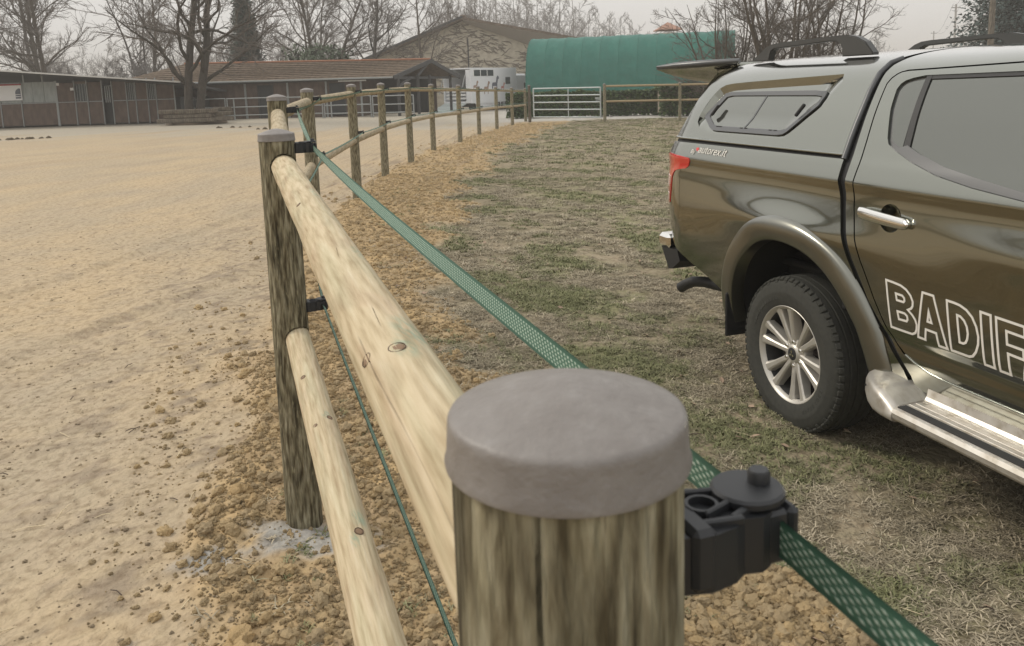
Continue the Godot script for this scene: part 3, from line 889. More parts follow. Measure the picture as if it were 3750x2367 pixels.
func make_fence():
	var f := thing("round_pole_fence", "round-pole timber fence with brown capped posts curving across the yard edge", "fence")
	var n := POSTS.size()
	var tip := []; var up := []; var low := []; var out := []
	for i in n:
		var p: Array = POSTS[i]
		tip.append(Vector3(p[0], p[1], p[2]))
		var drop := 0.125 if i != 1 else 0.163
		var dl := 0.70 if i != 1 else 0.81
		if i == 0: drop = 0.16; dl = 0.82
		up.append(Vector3(p[0], p[1] - drop, p[2])); low.append(Vector3(p[0], p[1] - dl, p[2]))
		if i == 1: low[1] = Vector3(0.05, 0.728, -0.385)
		var a: Array = POSTS[maxi(i - 1, 0)]; var b: Array = POSTS[mini(i + 1, n - 1)]
		var d := Vector3(b[0] - a[0], 0, b[2] - a[2]).normalized()
		out.append(Vector3(-d.z, 0, d.x))
	out[1] = Vector3(0.947, 0, -0.32); out[0] = out[1]
	up[2] = Vector3(-0.748, 1.435, -2.72); low[2] = Vector3(-0.744, 0.856, -2.72)
	var cap_near := cap_mesh(64); var cap_far := cap_mesh(20)
	var clip := insulator_mesh()
	var grey := func(s, an): return Color(1, 1, 1)
	for i in n:
		var t: Vector3 = tip[i]
		var foot := Vector3(t.x, ground_height(t.x, t.z) - 0.12, t.z)
		var head := Vector3(t.x, t.y - 0.03, t.z)
		var post: MeshInstance3D
		var tone := 0.92 + 0.16 * fmod(i * 0.618, 1.0)
		var tint := func(s, an):
			if i > 3: return Color(tone, tone, tone)
			# weather stains and pale worn chips in the grain
			var st := nz.get_noise_2d(an * 0.025 + i * 11.0, s * 3.5)
			var ch := nz2.get_noise_2d(an * 0.16 + i * 5.0, s * 24.0)
			var tn: float = tone * (0.88 + 1.0 * st)
			var c := Color(tn, tn * 0.985, tn * 0.95)
			c = c.lerp(Color(1.35, 1.32, 1.2), sstep(0.5, 0.75, ch) * 0.6)
			return c.lerp(Color(0.45, 0.4, 0.34), sstep(0.42, 0.7, nz2.get_noise_2d(an * 0.06, s * 7.0 + 4.0)) * 0.6)
		if i == 1:
			post = part(f, "post", pole(foot, head, 0.059, 0.0572, 56, 90, [[105.5, 0.0, 1.6, 0.026, 0.0014, 0.05], [62.5, 0.0, 1.47, 0.014, 0.0008, 0.06], [140.0, 0.2, 1.3, 0.008, 0.0005, 0.05]], 1, tint), M.post_wood)
		elif i == 2:
			var dn2: Vector3 = (up[1] - up[2]).normalized(); var dl2: Vector3 = (low[1] - low[2]).normalized()
			post = part(f, "post", pole(foot, head, 0.062, 0.0575, 150, 420, [[100.0, 0.1, 1.16, 0.02, 0.0011, 0.22], [62.0, 0.0, 0.5, 0.01, 0.0008, 0.1]], 2, tint, 0.012, [[up[2], dn2, 0.0442], [low[2], dl2, 0.0442]]), M.post_wood)
		else:
			post = part(f, "post", pole(foot, head, 0.061, 0.057, 18, 14, [], i, tint), M.post_wood)
		part(post, "cap", cap_near if i < 4 else cap_far, M.cap_plastic, Transform3D(Basis.IDENTITY, t))
		# two insulators on the grass side
		var yo := Basis(out[i], Vector3.UP, out[i].cross(Vector3.UP))
		var hi: Vector3 = Vector3(t.x, t.y - (0.098 if i != 2 else 0.066), t.z) + out[i] * 0.059
		var lo: Vector3 = Vector3(t.x, low[i].y + 0.1, t.z) + out[i] * 0.06
		part(post, "insulator", clip, M.insulator, Transform3D(yo, hi))
		part(post, "insulator", clip, M.insulator, Transform3D(yo, lo))
	# rails
	for i in n - 1:
		for lv in 2:
			var a: Vector3 = (up if lv == 0 else low)[i + 1]
			var b: Vector3 = (up if lv == 0 else low)[i]
			var d := (b - a).normalized()
			a -= d * 0.035; b += d * 0.03
			if i == 1:
				var cr := [[76.0, 1.5, 1.72, 0.007, 0.0006, 0.25], [77.0, 1.73, 2.0, 0.006, 0.0005, 0.2], [38.0, 1.95, 2.42, 0.012, 0.001, 0.1], [62.0, 0.7, 1.05, 0.006, 0.0005, 0.2], [58.0, 1.05, 1.3, 0.005, 0.0004, 0.2], [110.0, 0.35, 0.6, 0.005, 0.0005, 0.1]] if lv == 0 else [[72.0, 0.42, 0.72, 0.006, 0.0006, 0.5], [105.0, 0.75, 1.02, 0.007, 0.0008, 0.5], [108.0, 1.35, 1.52, 0.006, 0.0006, 0.2], [74.0, 1.5, 1.75, 0.006, 0.0007, 0.1], [70.0, 1.0, 1.2, 0.004, 0.0004, 0.2]]
				var green := func(s, an):
					# pale green residue of wood preservative, in grainy patches round the knots
					var g := 0.0
					for k in ([[1.97, 118.0, 0.07, 34.0], [2.03, 92.0, 0.04, 24.0], [2.36, 80.0, 0.05, 26.0], [1.55, 125.0, 0.06, 20.0], [0.9, 120.0, 0.1, 20.0]] if lv == 0 else [[1.24, 120.0, 0.04, 30.0], [0.74, 110.0, 0.03, 24.0], [1.32, 88.0, 0.03, 16.0]]):
						var e := Vector2((s - 0.035 - k[0]) / k[2], (an - k[1]) / k[3]).length()
						g = maxf(g, 1.0 - sstep(0.3, 1.1, e))
					g *= sstep(-0.3, 0.15, nz2.get_noise_2d(s * 60.0, an * 0.35))
					var band := 1.0 - 0.1 * sstep(0.2, 0.6, nz2.get_noise_2d(s * 5.0, an * 0.012))
					var warm := 1.0 + 0.06 * nz2.get_noise_2d(s * 2.2, an * 0.02)
					return Color(band * warm, band, band * 0.98).lerp(Color(0.6, 0.86, 0.92), g * 0.85)
				var rl := part(f, "rail", pole(a, b, 0.0405, 0.0405, 64, 240, cr, 5 + lv, green, 0.03), M.rail_wood)
				for k in ([[2.029, 79.4, 0.0095], [2.002, 31.5, 0.008], [1.02, 48.0, 0.006]] if lv == 0 else [[1.293, 105.2, 0.0095], [0.756, 118.2, 0.008], [0.461, 59.0, 0.008], [0.788, 59.4, 0.006]]):
					knot(rl, a + d * 0.035, d, k[0], k[1], k[2])
			else:
				var tone := 0.74 + 0.1 * fmod(i * 0.37 + lv * 0.2, 1.0)
				var stain := func(s, an):
					var g := sstep(0.0, 0.5, nz2.get_noise_2d(s * 4.0 + i * 7.0, an * 0.01))
					return Color(tone, tone, tone).lerp(Color(0.5, 0.52, 0.48), g * 0.6)
				part(f, "rail", pole(a, b, 0.0405, 0.0395, 16, 40 if i < 6 else 14, [], i * 2 + lv, stain, 0.04), M.rail_wood)
	# woven tapes
	for lv in 2:
		var ps := []; var ln := []; var tws := []
		for i in n:
			var t: Vector3 = tip[i]
			var y: float = (t.y - 0.1) if lv == 0 else low[i].y + 0.098
			if lv == 0 and i == 2: y = t.y - 0.068
			ps.append(Vector3(t.x, y, t.z) + out[i] * 0.114)
			tws.append(out[i] * (0.75 if lv == 0 else -0.1))
			ln.append(Vector3.UP if lv == 0 else (Vector3.UP * 0.75 - out[i] * 0.62))
		var o := part(self, "fence_tape", tape_run(ps, 0.0205 if lv == 0 else 0.015, ln, tws), M.tape)
		tag(o, ["green woven electric tape strung along the fence near the post tops", "green woven electric tape strung along the fence by the lower rails"][lv], "fence tape", "electric tapes on the fence")

func knot(rail: Node, a: Vector3, d: Vector3, along: float, angle: float, r: float):
	var u := d.cross(Vector3.UP).normalized(); var w := u.cross(d).normalized()
	var o := (u * cos(deg_to_rad(angle)) + w * sin(deg_to_rad(angle)))
	var b := Basis(d, o, d.cross(o))
	var at := a + d * along + o * 0.0396
	var mb := MB.new()
	mb.lathe([Vector2(0, 0.0012), Vector2(r * 0.55, 0.0012), Vector2(r * 0.8, 0.0009), Vector2(r, -0.001)], 18, Transform3D(Basis(b.x * 1.25, b.y, b.z * 0.9), at))
	var k := part(rail, "knot", mb.done(), M.knot)
	var rb := MB.new()
	rb.lathe([Vector2(r * 1.12, -0.002), Vector2(r * 1.06, 0.0014), Vector2(r * 0.96, 0.0014), Vector2(r * 0.92, 0.0)], 18, Transform3D(Basis(b.x * 1.25, b.y, b.z * 0.9), at))
	part(rail, "bark_ring", rb.done(), M.knot_ring)

func make_right_fence():
	var f := thing("paddock_fence", "straight two-rail timber fence beside the steel gate, hedge behind it", "fence")
	var cap := cap_mesh(16)
	var spots := [[3.62, 1.59, -31.4], [6.46, 1.56, -31.4], [9.3, 1.53, -31.3], [12.1, 1.5, -31.2], [15.0, 1.5, -31.0]]
	for i in spots.size():
		var s: Array = spots[i]
		var po := part(f, "post", pole(Vector3(s[0], ground_height(s[0], s[2]) - 0.1, s[2]), Vector3(s[0], s[1] - 0.03, s[2]), 0.06, 0.057, 14, 6, [], 40 + i), M.post_wood)
		part(po, "cap", cap, M.cap_plastic, Transform3D(Basis.IDENTITY, Vector3(s[0], s[1], s[2])))
		if i:
			var q: Array = spots[i - 1]
			for dy in [0.1, 0.67]:
				var tint := func(_s, _a): return Color(0.72, 0.68, 0.62)
				part(f, "rail", pole(Vector3(q[0] - 0.04, q[1] - dy, q[2] + 0.0), Vector3(s[0] + 0.04, s[1] - dy, s[2]), 0.04, 0.04, 10, 10, [], 50 + i, tint, 0.04), M.rail_wood)
	var c := thing("gate_post", "bare timber gate post at the hinge end of the steel gate", "post")
	part(c, "shaft", pole(Vector3(0.84, ground_height(0.84, -33.6) - 0.1, -33.6), Vector3(0.84, 1.6, -33.6), 0.062, 0.058, 14, 6, [], 60), M.old_wood)
	var cp := part(c, "cap", cap, M.cap_plastic, Transform3D(Basis.IDENTITY, Vector3(0.84, 1.625, -33.6)))
# ---------------------------------------------------------------- pickup truck
# local axes: x forward along the truck, y up, z outward on the side that faces the fence; the side is a section curve (z, y) swept along x
const SECTION := [[0.775, 0.28], [0.805, 0.38], [0.834, 0.50], [0.861, 0.65], [0.88, 0.80], [0.889, 0.95], [0.886, 1.08], [0.880, 1.17], [0.884, 1.215], [0.8865, 1.232], [0.8865, 1.238], [0.8845, 1.245], [0.875, 1.27], [0.858, 1.31], [0.84, 1.345], [0.80, 1.43], [0.755, 1.52], [0.70, 1.61], [0.655, 1.67], [0.60, 1.715], [0.52, 1.748], [0.40, 1.768], [0.2, 1.782], [0.0, 1.786]]
var sec_w := PackedFloat32Array()
var sec_y := PackedFloat32Array()
var sec_q := PackedFloat32Array()

func section_setup():
	var p := []
	for s in SECTION: p.append(Vector2(s[0], s[1]))
	var last := Vector2.ZERO
	var q := 0.0
	for i in p.size() - 1:
		for k in 12:
			var c: Vector2 = p[i].cubic_interpolate(p[i + 1], p[maxi(i - 1, 0)], p[mini(i + 2, p.size() - 1)], k / 12.0)
			if sec_q.size(): q += (c - last).length()
			sec_w.append(c.x); sec_y.append(c.y); sec_q.append(q)
			last = c
	q += (p[-1] - last).length()
	sec_w.append(0.0); sec_y.append(1.786); sec_q.append(q)

func look_up(keys: PackedFloat32Array, vals: PackedFloat32Array, x: float) -> float:
	if x <= keys[0]: return vals[0] + (x - keys[0]) * (vals[1] - vals[0]) / (keys[1] - keys[0])
	if x >= keys[-1]: return vals[-1]
	var i := keys.bsearch(x)
	i = clampi(i, 1, keys.size() - 1)
	return lerpf(vals[i - 1], vals[i], (x - keys[i - 1]) / (keys[i] - keys[i - 1]))

func side_point(s: float, q: float) -> Vector3:
	var w := look_up(sec_q, sec_w, q)
	var y := look_up(sec_q, sec_y, q)
	if y < 1.33:
		# haunch over the rear wheel, hollow under the shoulder, door swage that fades in forward
		w += 0.036 * exp(-pow((s + 0.02) / 0.42, 2.0)) * exp(-pow((y - 0.99) / 0.085, 2.0))
		w += 0.012 * sstep(0.75, 1.3, s) * exp(-pow((y - 1.06) / 0.07, 2.0))
		w -= 0.010 * exp(-pow((y - 0.63) / 0.035, 2.0)) * sstep(0.3, 0.7, s)
	if s < -1.02: w -= 1.1 * pow(-1.02 - s, 2.0)
	if s > 2.9 : w -= 0.16 * pow(s - 2.9, 2.0)
	if s < -0.6 and y > 1.5: y -= 0.05 * pow((-0.6 - s), 2.0) * sstep(1.5, 1.7, y)
	return Vector3(s, y, maxf(w, 0.0))

func side_normal(s: float, q: float) -> Vector3:
	var e := 0.003
	var qq := minf(q, sec_q[-1] - e)
	var a := side_point(s + e, qq) - side_point(s - e, qq)
	var b := side_point(s, qq + e) - side_point(s, qq - e)
	return a.cross(b).normalized()

func side_at(s: float, y: float, off := 0.0) -> Vector3:
	var q := look_up(sec_y, sec_q, y)
	return side_point(s, q) + side_normal(s, q) * off

func to_sq(poly: Array, step := 0.03, closed := true) -> PackedVector2Array:
	var out := PackedVector2Array()
	for i in (poly.size() if closed else poly.size() - 1):
		var a := Vector2(poly[i][0], poly[i][1]); var b := Vector2(poly[(i + 1) % poly.size()][0], poly[(i + 1) % poly.size()][1])
		var n := maxi(1, int(ceil((b - a).length() / step)))
		for k in n:
			var p := a.lerp(b, float(k) / n)
			out.append(Vector2(p.x, look_up(sec_y, sec_q, p.y)))
	if not closed: out.append(Vector2(poly[-1][0], look_up(sec_y, sec_q, poly[-1][1])))
	return out

# a sheet cut to an outline given as [x, height] pairs and laid on the side surface; off = metres proud of it (number or function of (x, height))
func sheet(mb: MB, poly: Array, holes := [], off = 0.0, ds := 0.04, dq := 0.025, flange := 0.012, both := false, only_far := false):
	var pl := to_sq(poly)
	var hl := []
	for h in holes: hl.append(to_sq(h, 0.02))
	var lo := pl[0]; var hi := pl[0]
	for p in pl: lo = lo.min(p); hi = hi.max(p)
	var put := func(p: Vector2, z: float) -> int:
		var s3 := side_point(p.x, p.y); var n3 := side_normal(p.x, p.y)
		var o: float = off if off is float else off.call(p.x, s3.y)
		s3 += n3 * o
		if off is Callable:
			var e := 0.004
			var ox: float = off.call(p.x + e, s3.y) - off.call(p.x - e, s3.y)
			var yy := side_point(p.x, p.y + e).y; var y0 := side_point(p.x, p.y - e).y
			var oq: float = off.call(p.x, yy) - off.call(p.x, y0)
			var tx := (side_point(p.x + e, p.y) - side_point(p.x - e, p.y)) + n3 * ox
			var tq := (side_point(p.x, p.y + e) - side_point(p.x, p.y - e)) + n3 * oq
			n3 = tx.cross(tq).normalized()
		s3.z *= z; n3.z *= z
		return mb.vert(s3, n3, p)
	var sides := [1.0, -1.0] if both else ([-1.0] if only_far else [1.0])
	var i0 := int(floor(lo.x / ds)); var i1 := int(ceil(hi.x / ds))
	var j0 := int(floor(lo.y / dq)); var j1 := int(ceil(hi.y / dq))
	for i in range(i0, i1):
		for j in range(j0, j1):
			var cell := PackedVector2Array([Vector2(i * ds, j * dq), Vector2((i + 1) * ds, j * dq), Vector2((i + 1) * ds, (j + 1) * dq), Vector2(i * ds, (j + 1) * dq)])
			var pcs := Geometry2D.intersect_polygons(cell, pl)
			for h in hl:
				var nx: Array[PackedVector2Array] = []
				for p in pcs: nx.append_array(Geometry2D.clip_polygons(p, h))
				pcs = nx
			for p in pcs:
				if p.size() < 3: continue
				var t := Geometry2D.triangulate_polygon(p)
				for z in sides:
					var k := []
					for u in p: k.append(put.call(u, z))
					for m in range(0, t.size(), 3): mb.tri(k[t[m]], k[t[m + 1]], k[t[m + 2]])
	if flange > 0.0:
		for edge in [pl] + hl:
			for i in edge.size():
				var a: Vector2 = edge[i]; var b: Vector2 = edge[(i + 1) % edge.size()]
				for z in sides:
					var pa := side_point(a.x, a.y); var pb := side_point(b.x, b.y)
					var na := side_normal(a.x, a.y); var nb := side_normal(b.x, b.y)
					var oa: float = off if off is float else off.call(a.x, pa.y)
					var ob: float = off if off is float else off.call(b.x, pb.y)
					var q := [pa + na * oa, pb + nb * ob, pb + nb * (ob - flange), pa + na * (oa - flange)]
					for m in 4: q[m].z *= z
					if (q[1] - q[0]).length() > 1e-4: mb.face(q, (q[1] - q[0]).cross(q[2] - q[0]))

func sheet_part(parent: Node, called: String, poly: Array, m: Material, holes := [], off = 0.0, ds := 0.04, dq := 0.025, flange := 0.012, twin := false, both := false) -> MeshInstance3D:
	var mb := MB.new()
	sheet(mb, poly, holes, off, ds, dq, flange, both)
	var o := part(parent, called, mb.done(), m)
	if twin:
		var mf := MB.new()
		sheet(mf, poly, holes, off, ds, dq, flange, false, true)
		part(parent, called, mf.done(), m)
	return o

func arc(cx: float, cy: float, r: float, a0: float, a1: float, n: int) -> Array:
	var o := []
	for i in n + 1:
		var a := deg_to_rad(lerpf(a0, a1, float(i) / n))
		o.append([cx + r * cos(a), cy + r * sin(a)])
	return o

func make_pickup():
	section_setup()
	var yaw := deg_to_rad(-17.4)
	var fw := Vector3(-sin(yaw), 0, cos(yaw))
	var t := thing("pickup_truck", "dark grey double-cab pickup with hard canopy and open rear hatch, parked on grass", "pickup truck")
	t.transform = Transform3D(Basis(fw, Vector3.UP, fw.cross(Vector3.UP)), Vector3(2.1229, 0.0, -4.0252))
	var P: Material = M.paint
	# ---- load bed side
	var lamp := [[-1.19, 1.252], [-1.05, 1.246], [-0.912, 1.239], [-0.905, 1.222], [-0.925, 1.192], [-0.957, 1.176], [-1.03, 1.166], [-1.089, 1.152], [-1.118, 1.135], [-1.135, 1.11], [-1.155, 1.03], [-1.173, 0.956], [-1.2, 0.946], [-1.238, 0.949], [-1.25, 1.0], [-1.252, 1.12], [-1.225, 1.225]]
	var bed := [[-1.185, 1.319], [0.315, 1.324], [0.325, 1.224], [0.344, 1.12], [0.369, 1.024], [0.406, 0.914], [0.49, 0.757], [0.583, 0.633], [0.681, 0.513], [0.705, 0.462], [0.60, 0.448]]
	bed.append_array(arc(-0.012, 0.41, 0.54, 4, 176, 40))
	bed.append_array([[-0.60, 0.49], [-0.647, 0.54], [-0.789, 0.589], [-0.922, 0.626], [-1.115, 0.685], [-1.202, 0.752], [-1.226, 0.84], [-1.232, 0.92], [-1.25, 1.1], [-1.225, 1.235]])
	sheet_part(t, "bed_side", bed, P, [lamp], 0.0, 0.035, 0.012, 0.03, true)
	# tail lamps
	var red := sheet_part(t, "tail_lamp", lamp, M.lamp_red, [], 0.004, 0.03, 0.02, 0.012, true)
	sheet_part(red, "clear_strip", [[-1.243, 1.118], [-1.243, 1.048], [-1.172, 1.05], [-1.16, 1.112]], M.lamp_clear, [], 0.0065, 0.03, 0.02, 0.004)
	sheet_part(red, "clear_strip", [[-1.24, 1.012], [-1.237, 0.965], [-1.196, 0.968], [-1.186, 1.01]], M.lamp_clear, [], 0.0065, 0.03, 0.02, 0.004)
	for k in 5:
		var y := 1.056 + k * 0.0125
		sheet_part(red, "lamp_rib", [[-1.242, y], [-1.168, y + 0.001], [-1.168, y + 0.004], [-1.242, y + 0.003]], M.lamp_red, [], 0.0085, 0.05, 0.02, 0.003)
	# tailgate and bed front wall close the load bed
	var mb := MB.new()
	mb.box(Vector3(-1.19, 0.98, 0), Vector3(0.06, 0.66, 1.56), 0.02)
	part(t, "tailgate", mb.done(), P)
	mb = MB.new()
	mb.box(Vector3(1.2, 0.52, 0), Vector3(4.7, 0.24, 1.2), 0.03)
	mb.box(Vector3(0.0, 0.72, 0), Vector3(2.2, 0.04, 1.22), 0.01)
	mb.box(Vector3(0.28, 1.0, 0), Vector3(0.04, 0.7, 1.6), 0.01)
	mb.box(Vector3(-0.45, 1.28, 0), Vector3(1.4, 0.03, 1.62), 0.01)
	part(t, "chassis", mb.done(), M.trim_black)
	# ---- wheel arches
	for z in [1.0, -1.0]:
		for cx in [-0.012, 3.0]:
			flare(t, cx, z)
	# ---- canopy
	var rec := [[0.052, 1.678], [-0.113, 1.672], [-0.46, 1.659], [-0.80, 1.646], [-0.868, 1.640], [-0.91, 1.622], [-0.937, 1.59], [-0.973, 1.49], [-0.978, 1.465], [-0.972, 1.435], [-0.93, 1.405]]
	var chain := [[-0.925, 1.4025], [-0.85, 1.382], [-0.75, 1.375], [-0.15, 1.378], [0.03, 1.52], [0.085, 1.64]]
	var can := [[-1.19, 1.338], [-1.178, 1.352], [-1.13, 1.44], [-1.092, 1.518], [-1.078, 1.62], [-1.08, 1.70], [-1.10, 1.75], [-1.13, 1.786], [0.36, 1.786], [0.335, 1.765], [0.30, 1.745], [0.264, 1.722], [0.272, 1.66], [0.281, 1.607], [0.297, 1.467], [0.313, 1.338]]
	var hole := rec + chain
	var cn := sheet_part(t, "canopy", can, P, [hole], 0.0, 0.04, 0.02, 0.025, false, true)
	var floor_off := func(s: float, y: float) -> float:
		var d := 9.0
		for i in chain.size() - 1:
			var c := Geometry2D.get_closest_point_to_segment(Vector2(s, y), Vector2(chain[i][0], chain[i][1]), Vector2(chain[i + 1][0], chain[i + 1][1]))
			d = minf(d, c.distance_to(Vector2(s, y)))
		return -0.03 * sstep(0.0, 0.12, d)
	var rin := [[0.052, 1.678], [-0.1, 1.650], [-0.446, 1.637], [-0.79, 1.624], [-0.85, 1.617], [-0.888, 1.602], [-0.91, 1.575], [-0.95, 1.483], [-0.966, 1.463], [-0.97, 1.4355], [-0.93, 1.405]]
	sheet_part(cn, "window_recess", rin + chain, P, [], floor_off, 0.03, 0.02, 0.0)
	var wl := MB.new()
	var prev := []
	for i in rec.size():
		var tp := 0.0 if i == 0 else (sstep(0.0, 1.0, float(rec.size() - 1 - i) / 3.0))
		var a := side_at(rec[i][0], rec[i][1], 0.0)
		var b := side_at(rin[i][0], rin[i][1], floor_off.call(rin[i][0], rin[i][1]))
		if i: wl.face([prev[0], a, b, prev[1]], Vector3(0, -0.4, 1))
		prev = [a, b]
	part(cn, "recess_ledge", wl.done(), P)
	var rim := [[-0.862, 1.606], [-0.80, 1.611], [-0.102, 1.618], [-0.014, 1.612], [0.012, 1.602], [0.02, 1.58], [0.011, 1.537], [-0.10, 1.44], [-0.13, 1.415], [-0.157, 1.402], [-0.2, 1.396], [-0.74, 1.394], [-0.785, 1.397], [-0.82, 1.41], [-0.93, 1.465], [-0.943, 1.482], [-0.935, 1.505]]
	var pane := [[-0.83, 1.585], [-0.78, 1.592], [-0.08, 1.596], [-0.02, 1.588], [-0.008, 1.565], [-0.03, 1.54], [-0.15, 1.432], [-0.2, 1.421], [-0.76, 1.421], [-0.80, 1.428], [-0.89, 1.472], [-0.9, 1.487]]
	var fo := func(s, y): return floor_off.call(s, y) + 0.009
	var go := func(s, y): return floor_off.call(s, y) + 0.003
	sheet_part(cn, "side_window", pane, M.glass_canopy, [], go, 0.04, 0.03, 0.0)
	sheet_part(cn, "window_frame", rim, M.trim_satin, [pane], fo, 0.04, 0.02, 0.008)
	sheet_part(cn, "pane_edge", [[-0.475, 1.595], [-0.463, 1.595], [-0.5, 1.422], [-0.512, 1.422]], M.trim_satin, [], func(s, y): return floor_off.call(s, y) + 0.005, 0.04, 0.03, 0.002)
	for k in [[-0.835, 1.50], [-0.105, 1.515]]:
		var hb := MB.new()
		var a := side_at(k[0] - 0.014, k[1] - 0.028, 0.004); var b := side_at(k[0] + 0.014, k[1] + 0.028, 0.004)
		hb.bar(a, b, 0.016, 0.018, 0.005, Vector3(0, 0.4, 1))
		part(cn, "window_catch", hb.done(), M.trim_black)
	for k in [-0.75, -0.72, -0.52, -0.48, -0.27, -0.23]:
		var hb := MB.new()
		hb.bar(side_at(k - 0.012, 1.4185, 0.0), side_at(k + 0.012, 1.4185, 0.0), 0.006, 0.006, 0.001)
		part(cn, "drain_clip", hb.done(), M.trim_black)
	# bead and rubber between canopy and bed
	var tb := MB.new()
	var run := []; var rad := []
	for i in 16:
		run.append(side_at(lerpf(-1.18, 0.31, i / 15.0), 1.341, 0.001)); rad.append(0.0065)
	tb.tube(run, rad, 8)
	part(cn, "canopy_bead", tb.done(), P)
	sheet_part(t, "bed_rubber", [[-1.18, 1.315], [0.31, 1.32], [0.31, 1.345], [-1.18, 1.345]], M.seal, [], -0.012, 0.1, 0.03, 0.0, true)
	# black joint between bed, canopy and cab
	var gap := [[0.66, 0.48], [0.56, 0.62], [0.465, 0.757], [0.38, 0.914], [0.345, 1.024], [0.32, 1.12], [0.30, 1.224], [0.29, 1.32], [0.275, 1.467], [0.26, 1.607], [0.245, 1.722], [0.31, 1.786], [0.42, 1.786], [0.36, 1.736], [0.34, 1.695], [0.365, 1.526], [0.395, 1.309], [0.395, 1.229], [0.405, 1.124], [0.43, 1.029], [0.465, 0.92], [0.545, 0.764], [0.64, 0.641], [0.745, 0.503]]
	sheet_part(t, "joint_rubber", gap, M.seal, [], -0.016, 0.05, 0.03, 0.0, false, true)
	var gs := MB.new()
	run = []; rad = []
	for k in [[0.312, 1.325], [0.304, 1.40], [0.30, 1.467], [0.284, 1.607], [0.274, 1.68], [0.272, 1.722], [0.30, 1.74]]:
		run.append(side_at(k[0], k[1], -0.004)); rad.append(0.013)
	gs.tube(run, rad, 10)
	part(cn, "canopy_gasket", gs.done(), M.trim_satin)
	# roof rails on the canopy
	var rr := PackedVector2Array([Vector2(-0.88, 1.762), Vector2(-0.80, 1.80), Vector2(-0.74, 1.832), Vector2(-0.69, 1.847), Vector2(-0.62, 1.852), Vector2(-0.16, 1.861), Vector2(-0.09, 1.859), Vector2(-0.03, 1.848), Vector2(0.03, 1.822), Vector2(0.08, 1.772), Vector2(0.08, 1.76), Vector2(-0.125, 1.76), Vector2(-0.125, 1.795), Vector2(-0.14, 1.818), Vector2(-0.17, 1.832), Vector2(-0.22, 1.836), Vector2(-0.66, 1.822), Vector2(-0.69, 1.81), Vector2(-0.71, 1.76)])
	for z in [1.0, -1.0]:
		var rb := MB.new()
		var inner := Geometry2D.offset_polygon(rr, -0.005)[0]
		rb.extrude(rr, 0.03, Transform3D(Basis.IDENTITY, Vector3(0, 0, z * 0.5)))
		rb.extrude(inner, 0.038, Transform3D(Basis.IDENTITY, Vector3(0, 0, z * 0.5)))
		part(t, "roof_rail", rb.done(), M.roof_rail)
	# rear hatch held open
	hatch(t)
	# ---- cab
	var door_line := [[0.428, 1.688], [0.398, 1.682], [0.383, 1.675], [0.366, 1.658], [0.358, 1.635], [0.376, 1.535], [0.40, 1.40], [0.413, 1.313], [0.413, 1.222], [0.421, 1.134], [0.449, 1.004], [0.479, 0.92], [0.547, 0.778], [0.605, 0.673], [0.645, 0.62], [0.687, 0.586], [0.738, 0.564], [0.814, 0.543], [0.899, 0.536]]
	var cab := [[0.735, 0.455], [0.718, 0.503], [0.612, 0.641], [0.517, 0.764], [0.434, 0.92], [0.40, 1.029], [0.377, 1.124], [0.368, 1.229], [0.365, 1.309], [0.336, 1.526], [0.310, 1.68], [0.314, 1.71], [0.335, 1.736], [0.375, 1.765], [0.40, 1.786], [1.85, 1.786], [1.9, 1.722], [0.94, 1.704]]
	cab.append_array(door_line)
	cab.append_array([[1.241, 0.532], [2.46, 0.532], [2.46, 0.45]])
	sheet_part(t, "cab", cab, P, [], 0.0, 0.04, 0.02, 0.02, false, true)
	var wh := [[0.545, 1.664], [0.49, 1.655], [0.456, 1.645], [0.44, 1.632], [0.434, 1.61], [0.456, 1.536], [0.478, 1.488], [0.496, 1.449], [0.51, 1.42], [0.528, 1.398], [0.571, 1.377], [0.68, 1.338], [0.821, 1.301], [0.99, 1.275], [1.201, 1.255], [1.392, 1.243], [1.388, 1.676]]
	var bowl := []
	for i in 22: bowl.append([0.628 + 0.058 * cos(TAU * i / 22), 1.119 + 0.056 * sin(TAU * i / 22)])
	var door := [[0.947, 1.698], [0.434, 1.682]]
	for i in range(1, door_line.size()): door.append([door_line[i][0] + 0.007, door_line[i][1] - (0.004 if door_line[i][1] > 1.6 else 0.0) + (0.006 if door_line[i][1] < 0.6 else 0.0)])
	door.append_array([[1.241, 0.538], [1.42, 0.538], [1.42, 1.706]])
	var dr := sheet_part(t, "rear_door", door, P, [wh, bowl], 0.0, 0.035, 0.012, 0.02, true)
	var bo := func(s, y):
		var e := Vector2((s - 0.628) / 0.058, (y - 1.119) / 0.056).length()
		return -0.02 * sqrt(maxf(0.0, 1.0 - minf(e, 1.0)))
	sheet_part(dr, "handle_recess", bowl, P, [], bo, 0.012, 0.012, 0.0)
	var hd := MB.new()
	chrome_handle(hd)
	part(dr, "handle", hd.done(), M.chrome)
	# the sill edge under the door catches light
	var sb := MB.new()
	run = []; rad = []
	for k in [[0.70, 0.585], [0.745, 0.567], [0.82, 0.547], [0.9, 0.541], [1.24, 0.5385], [1.42, 0.5385]]:
		run.append(side_at(k[0], k[1], 0.001)); rad.append(0.0045)
	sb.tube(run, rad, 8)
	part(dr, "door_hem", sb.done(), P)
	# door windows
	sheet_part(dr, "window_trim", wh, M.trim_satin, [], -0.012, 0.04, 0.03, 0.0)
	sheet_part(dr, "quarter_glass", [[0.553, 1.652], [0.495, 1.643], [0.468, 1.634], [0.455, 1.62], [0.452, 1.603], [0.472, 1.537], [0.494, 1.492], [0.512, 1.453], [0.527, 1.425], [0.543, 1.409], [0.602, 1.386]], M.glass_tint, [], -0.006, 0.03, 0.03, 0.004)
